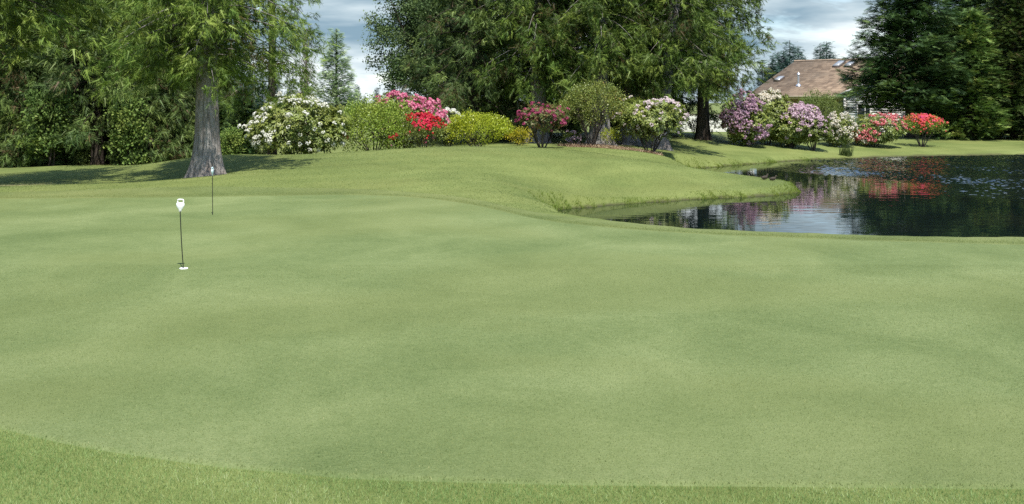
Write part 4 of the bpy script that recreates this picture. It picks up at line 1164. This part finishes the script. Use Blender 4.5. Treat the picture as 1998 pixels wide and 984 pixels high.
# ------------------------------------------------------------------ birds at the tip of the point
def bird(label, px, D, rz, s, bodymat, breastmat):
    x = PX(px, D); z = hz(x, D)
    root = empty('bird', (x, D, z), rz); tag(root, label, 'bird', 'birds on the grassy point')
    me = bpy.data.meshes.new('body')
    pts = [(-.16, 0, .10), (-.10, 0, .085), (0, 0, .085), (.075, 0, .1), (.1, 0, .155), (.115, 0, .2), (.145, 0, .198), (.17, 0, .19)]
    rad = [(.01, .02), (.042, .045), (.068, .07), (.055, .055), (.028, .028), (.033, .033), (.02, .016), (.006, .01)]
    me.from_pydata([tuple(c * s for c in p) for p in pts], [(i, i + 1) for i in range(len(pts) - 1)], [])
    o = link(bpy.data.objects.new('body', me), root)
    sk = o.modifiers.new('skin', 'SKIN')
    for v, r in zip(me.skin_vertices[0].data, rad): v.radius = (r[0] * s, r[1] * s)
    me.skin_vertices[0].data[2].use_root = True
    sb = o.modifiers.new('sub', 'SUBSURF'); sb.levels = 2; sb.render_levels = 2
    me.materials.append(bodymat)
    mb = MB(); mb.lathe([(.001, -.06), (.035, -.045), (.05, 0), (.035, .04), (.001, .055)], 12, c=(0, 0, 0))
    b = mb.build('breast', breastmat, root, True); b.location = (.062 * s, 0, .085 * s); b.scale = (s, s, s)
    for sy_ in (-.022, .022):
        mb = MB(); mb.tube([(.0, sy_ * s, .05 * s), (.005 * s, sy_ * s, -.02)], .006 * s, 5); mb.build('leg', M['frame_dark'], root)
    return root
M['bird_dark'] = plain('dark_feather', (.05, .04, .03), 0.7, 0.2, 0.4, 60)
M['bird_pale'] = plain('pale_feather', (.4, .34, .25), 0.7, 0.2, 0.2, 60)
bird('dark brown bird, left of the two on the tip of the grassy point', 1492, 29.2, .4, .8, M['bird_dark'], M['bird_dark'])
bird('pale breasted bird, right of the two on the tip of the grassy point', 1508, 29.1, .1, .75, M['bird_dark'], M['bird_pale'])

# ------------------------------------------------------------------ grass blades (uncountable)
def blades(name, label, P, h, w, mat, rs, flop=.5, tint=None):
    n = len(P); a = rs.uniform(0, 6.28, n); d = np.stack([np.cos(a), np.sin(a)], 1)
    h = h * rs.uniform(.55, 1.3, n); w = w * rs.uniform(.7, 1.3, n)
    b = rs.uniform(0, 6.28, n); tip = np.stack([np.cos(b), np.sin(b)], 1) * (h * flop * rs.random(n))[:, None]
    V = np.zeros((n, 3, 3))
    V[:, 0, :2] = P[:, :2] - d * w[:, None] / 2; V[:, 1, :2] = P[:, :2] + d * w[:, None] / 2; V[:, 2, :2] = P[:, :2] + tip
    V[:, 0, 2] = V[:, 1, 2] = P[:, 2] - .01; V[:, 2, 2] = P[:, 2] + h
    ti = np.clip(rs.normal(.45, .2, n), 0, 1) if tint is None else tint
    o = link(bpy.data.objects.new(name, mesh_np(name, V.reshape(-1, 3), [np.arange(n * 3).reshape(-1, 3)], mat, False, np.repeat(ti, 3))))
    return tag(o, label, 'grass', None, 'stuff')
rg = np.random.default_rng(9)
# the longer fringe in the foreground
n = 520000
P = np.stack([rg.uniform(-4.8, 4.8, n), rg.uniform(3.9, 7.6, n)], 1)
u = CX + P[:, 0] / P[:, 1] * F
ok = (P[:, 1] < near_Ds(u) + rg.normal(size=n) * .006) & (u > -700) & (u < 2700)
P = P[ok]
pz = height(P[:, 0], P[:, 1])
lown = .45 + .22 * np.sin(P[:, 0] * 3.1 + np.sin(P[:, 1] * 2.3) * 2) * np.sin(P[:, 1] * 4.1 + P[:, 0]) + rg.normal(size=len(P)) * .2
blades('fringe_grass', 'longer fringe grass along the near edge of the green', np.column_stack([P, pz]), .02, .0036, M['rough_blade'], rg, 1.6, np.clip(lown, 0, 1))
# collar round the far edge of the green
us = rg.uniform(-300, 2500, 60000); dd = far_D(us) + np.abs(rg.normal(size=len(us))) * .25 + .02
P = np.stack([(us - CX) / F * dd, dd], 1)
blades('collar_grass', 'thin collar of longer grass along the far edge of the green', np.column_stack([P, height(P[:, 0], P[:, 1])]), .016, .008, M['lawn_blade'], rg, 1.2)
# short turf blades of the near half of the green
n = 260000
P = np.stack([rg.uniform(-6.5, 6.5, n), 5.0 + 7.5 * rg.random(n) ** 1.25], 1); u = CX + P[:, 0] / P[:, 1] * F
P = P[(P[:, 1] > near_Ds(u) + .02) & (u > -120) & (u < 2120)]
blades('green_turf', 'very short turf blades of the near half of the putting green', np.column_stack([P, height(P[:, 0], P[:, 1]) + .016]), .007, .005, M['turf_blade'], rg, 2.2)
# tufts over the mound
n = 170000
P = np.stack([rg.uniform(-15, 9, n), rg.uniform(18.5, 37, n)], 1); u = CX + P[:, 0] / P[:, 1] * F
sdl = poly_sd(P[:, 0], P[:, 1]); P = P[(sdl > .2) & (P[:, 1] > far_D(u) + .1) & (u > -150)]
lown = .5 + .25 * np.sin(P[:, 0] * 1.3 + np.sin(P[:, 1] * .9) * 2) * np.sin(P[:, 1] * 1.1 + P[:, 0] * .4) + rg.normal(size=len(P)) * .22
blades('mound_grass', 'mown grass tufts covering the mound behind the green', np.column_stack([P, height(P[:, 0], P[:, 1])]), .016, .015, M['lawn_blade'], rg, 1.8, np.clip(lown, 0, 1))
# pond banks
seg = np.roll(POND_S, -1, 0) - POND_S; sl = np.linalg.norm(seg, axis=1)
n = 190000
pick = rg.choice(len(POND_S), n, p=sl / sl.sum()); tt_ = rg.random(n)[:, None]
nrm2 = np.stack([seg[pick, 1], -seg[pick, 0]], 1) / sl[pick][:, None]
P = POND_S[pick] + seg[pick] * tt_ + nrm2 * (rg.exponential(.17, n) - .03)[:, None]
u = CX + P[:, 0] / P[:, 1] * F
sd = poly_sd(P[:, 0], P[:, 1])
keep = (sd > -.05) & (sd < .6) & (u > 900) & (u < 2250) & (P[:, 1] < 51)
P = P[keep]; sd = sd[keep]; z = height(P[:, 0], P[:, 1])
patchy = .75 + .45 * np.sin(P[:, 0] * 2.3 + P[:, 1]) * np.sin(P[:, 0] * .9 - P[:, 1] * 1.3)
hh = np.where(P[:, 1] < 21, .04, .07) * patchy * np.clip(1.1 - sd * 1.7, .12, 1)
blades('bank_grass', 'long uncut grass overhanging the pond banks', np.column_stack([P, z]), hh, np.where(P[:, 1] > 35, .02, .013), M['bank_blade'], rg, .7)
# a single rush clump on the far shore
x = PX(1650, 46.2); n = 260
P = np.column_stack([x + rg.normal(size=n) * .13, 46.2 + rg.normal(size=n) * .1, np.full(n, hz(x, 46.2))])
o = blades('rush_clump', 'dark rush clump growing alone on the far pond shore', P, .42, .022, M['cedar_dark'], rg, .5)
o['category'] = 'rushes'; o['kind'] = 'thing'
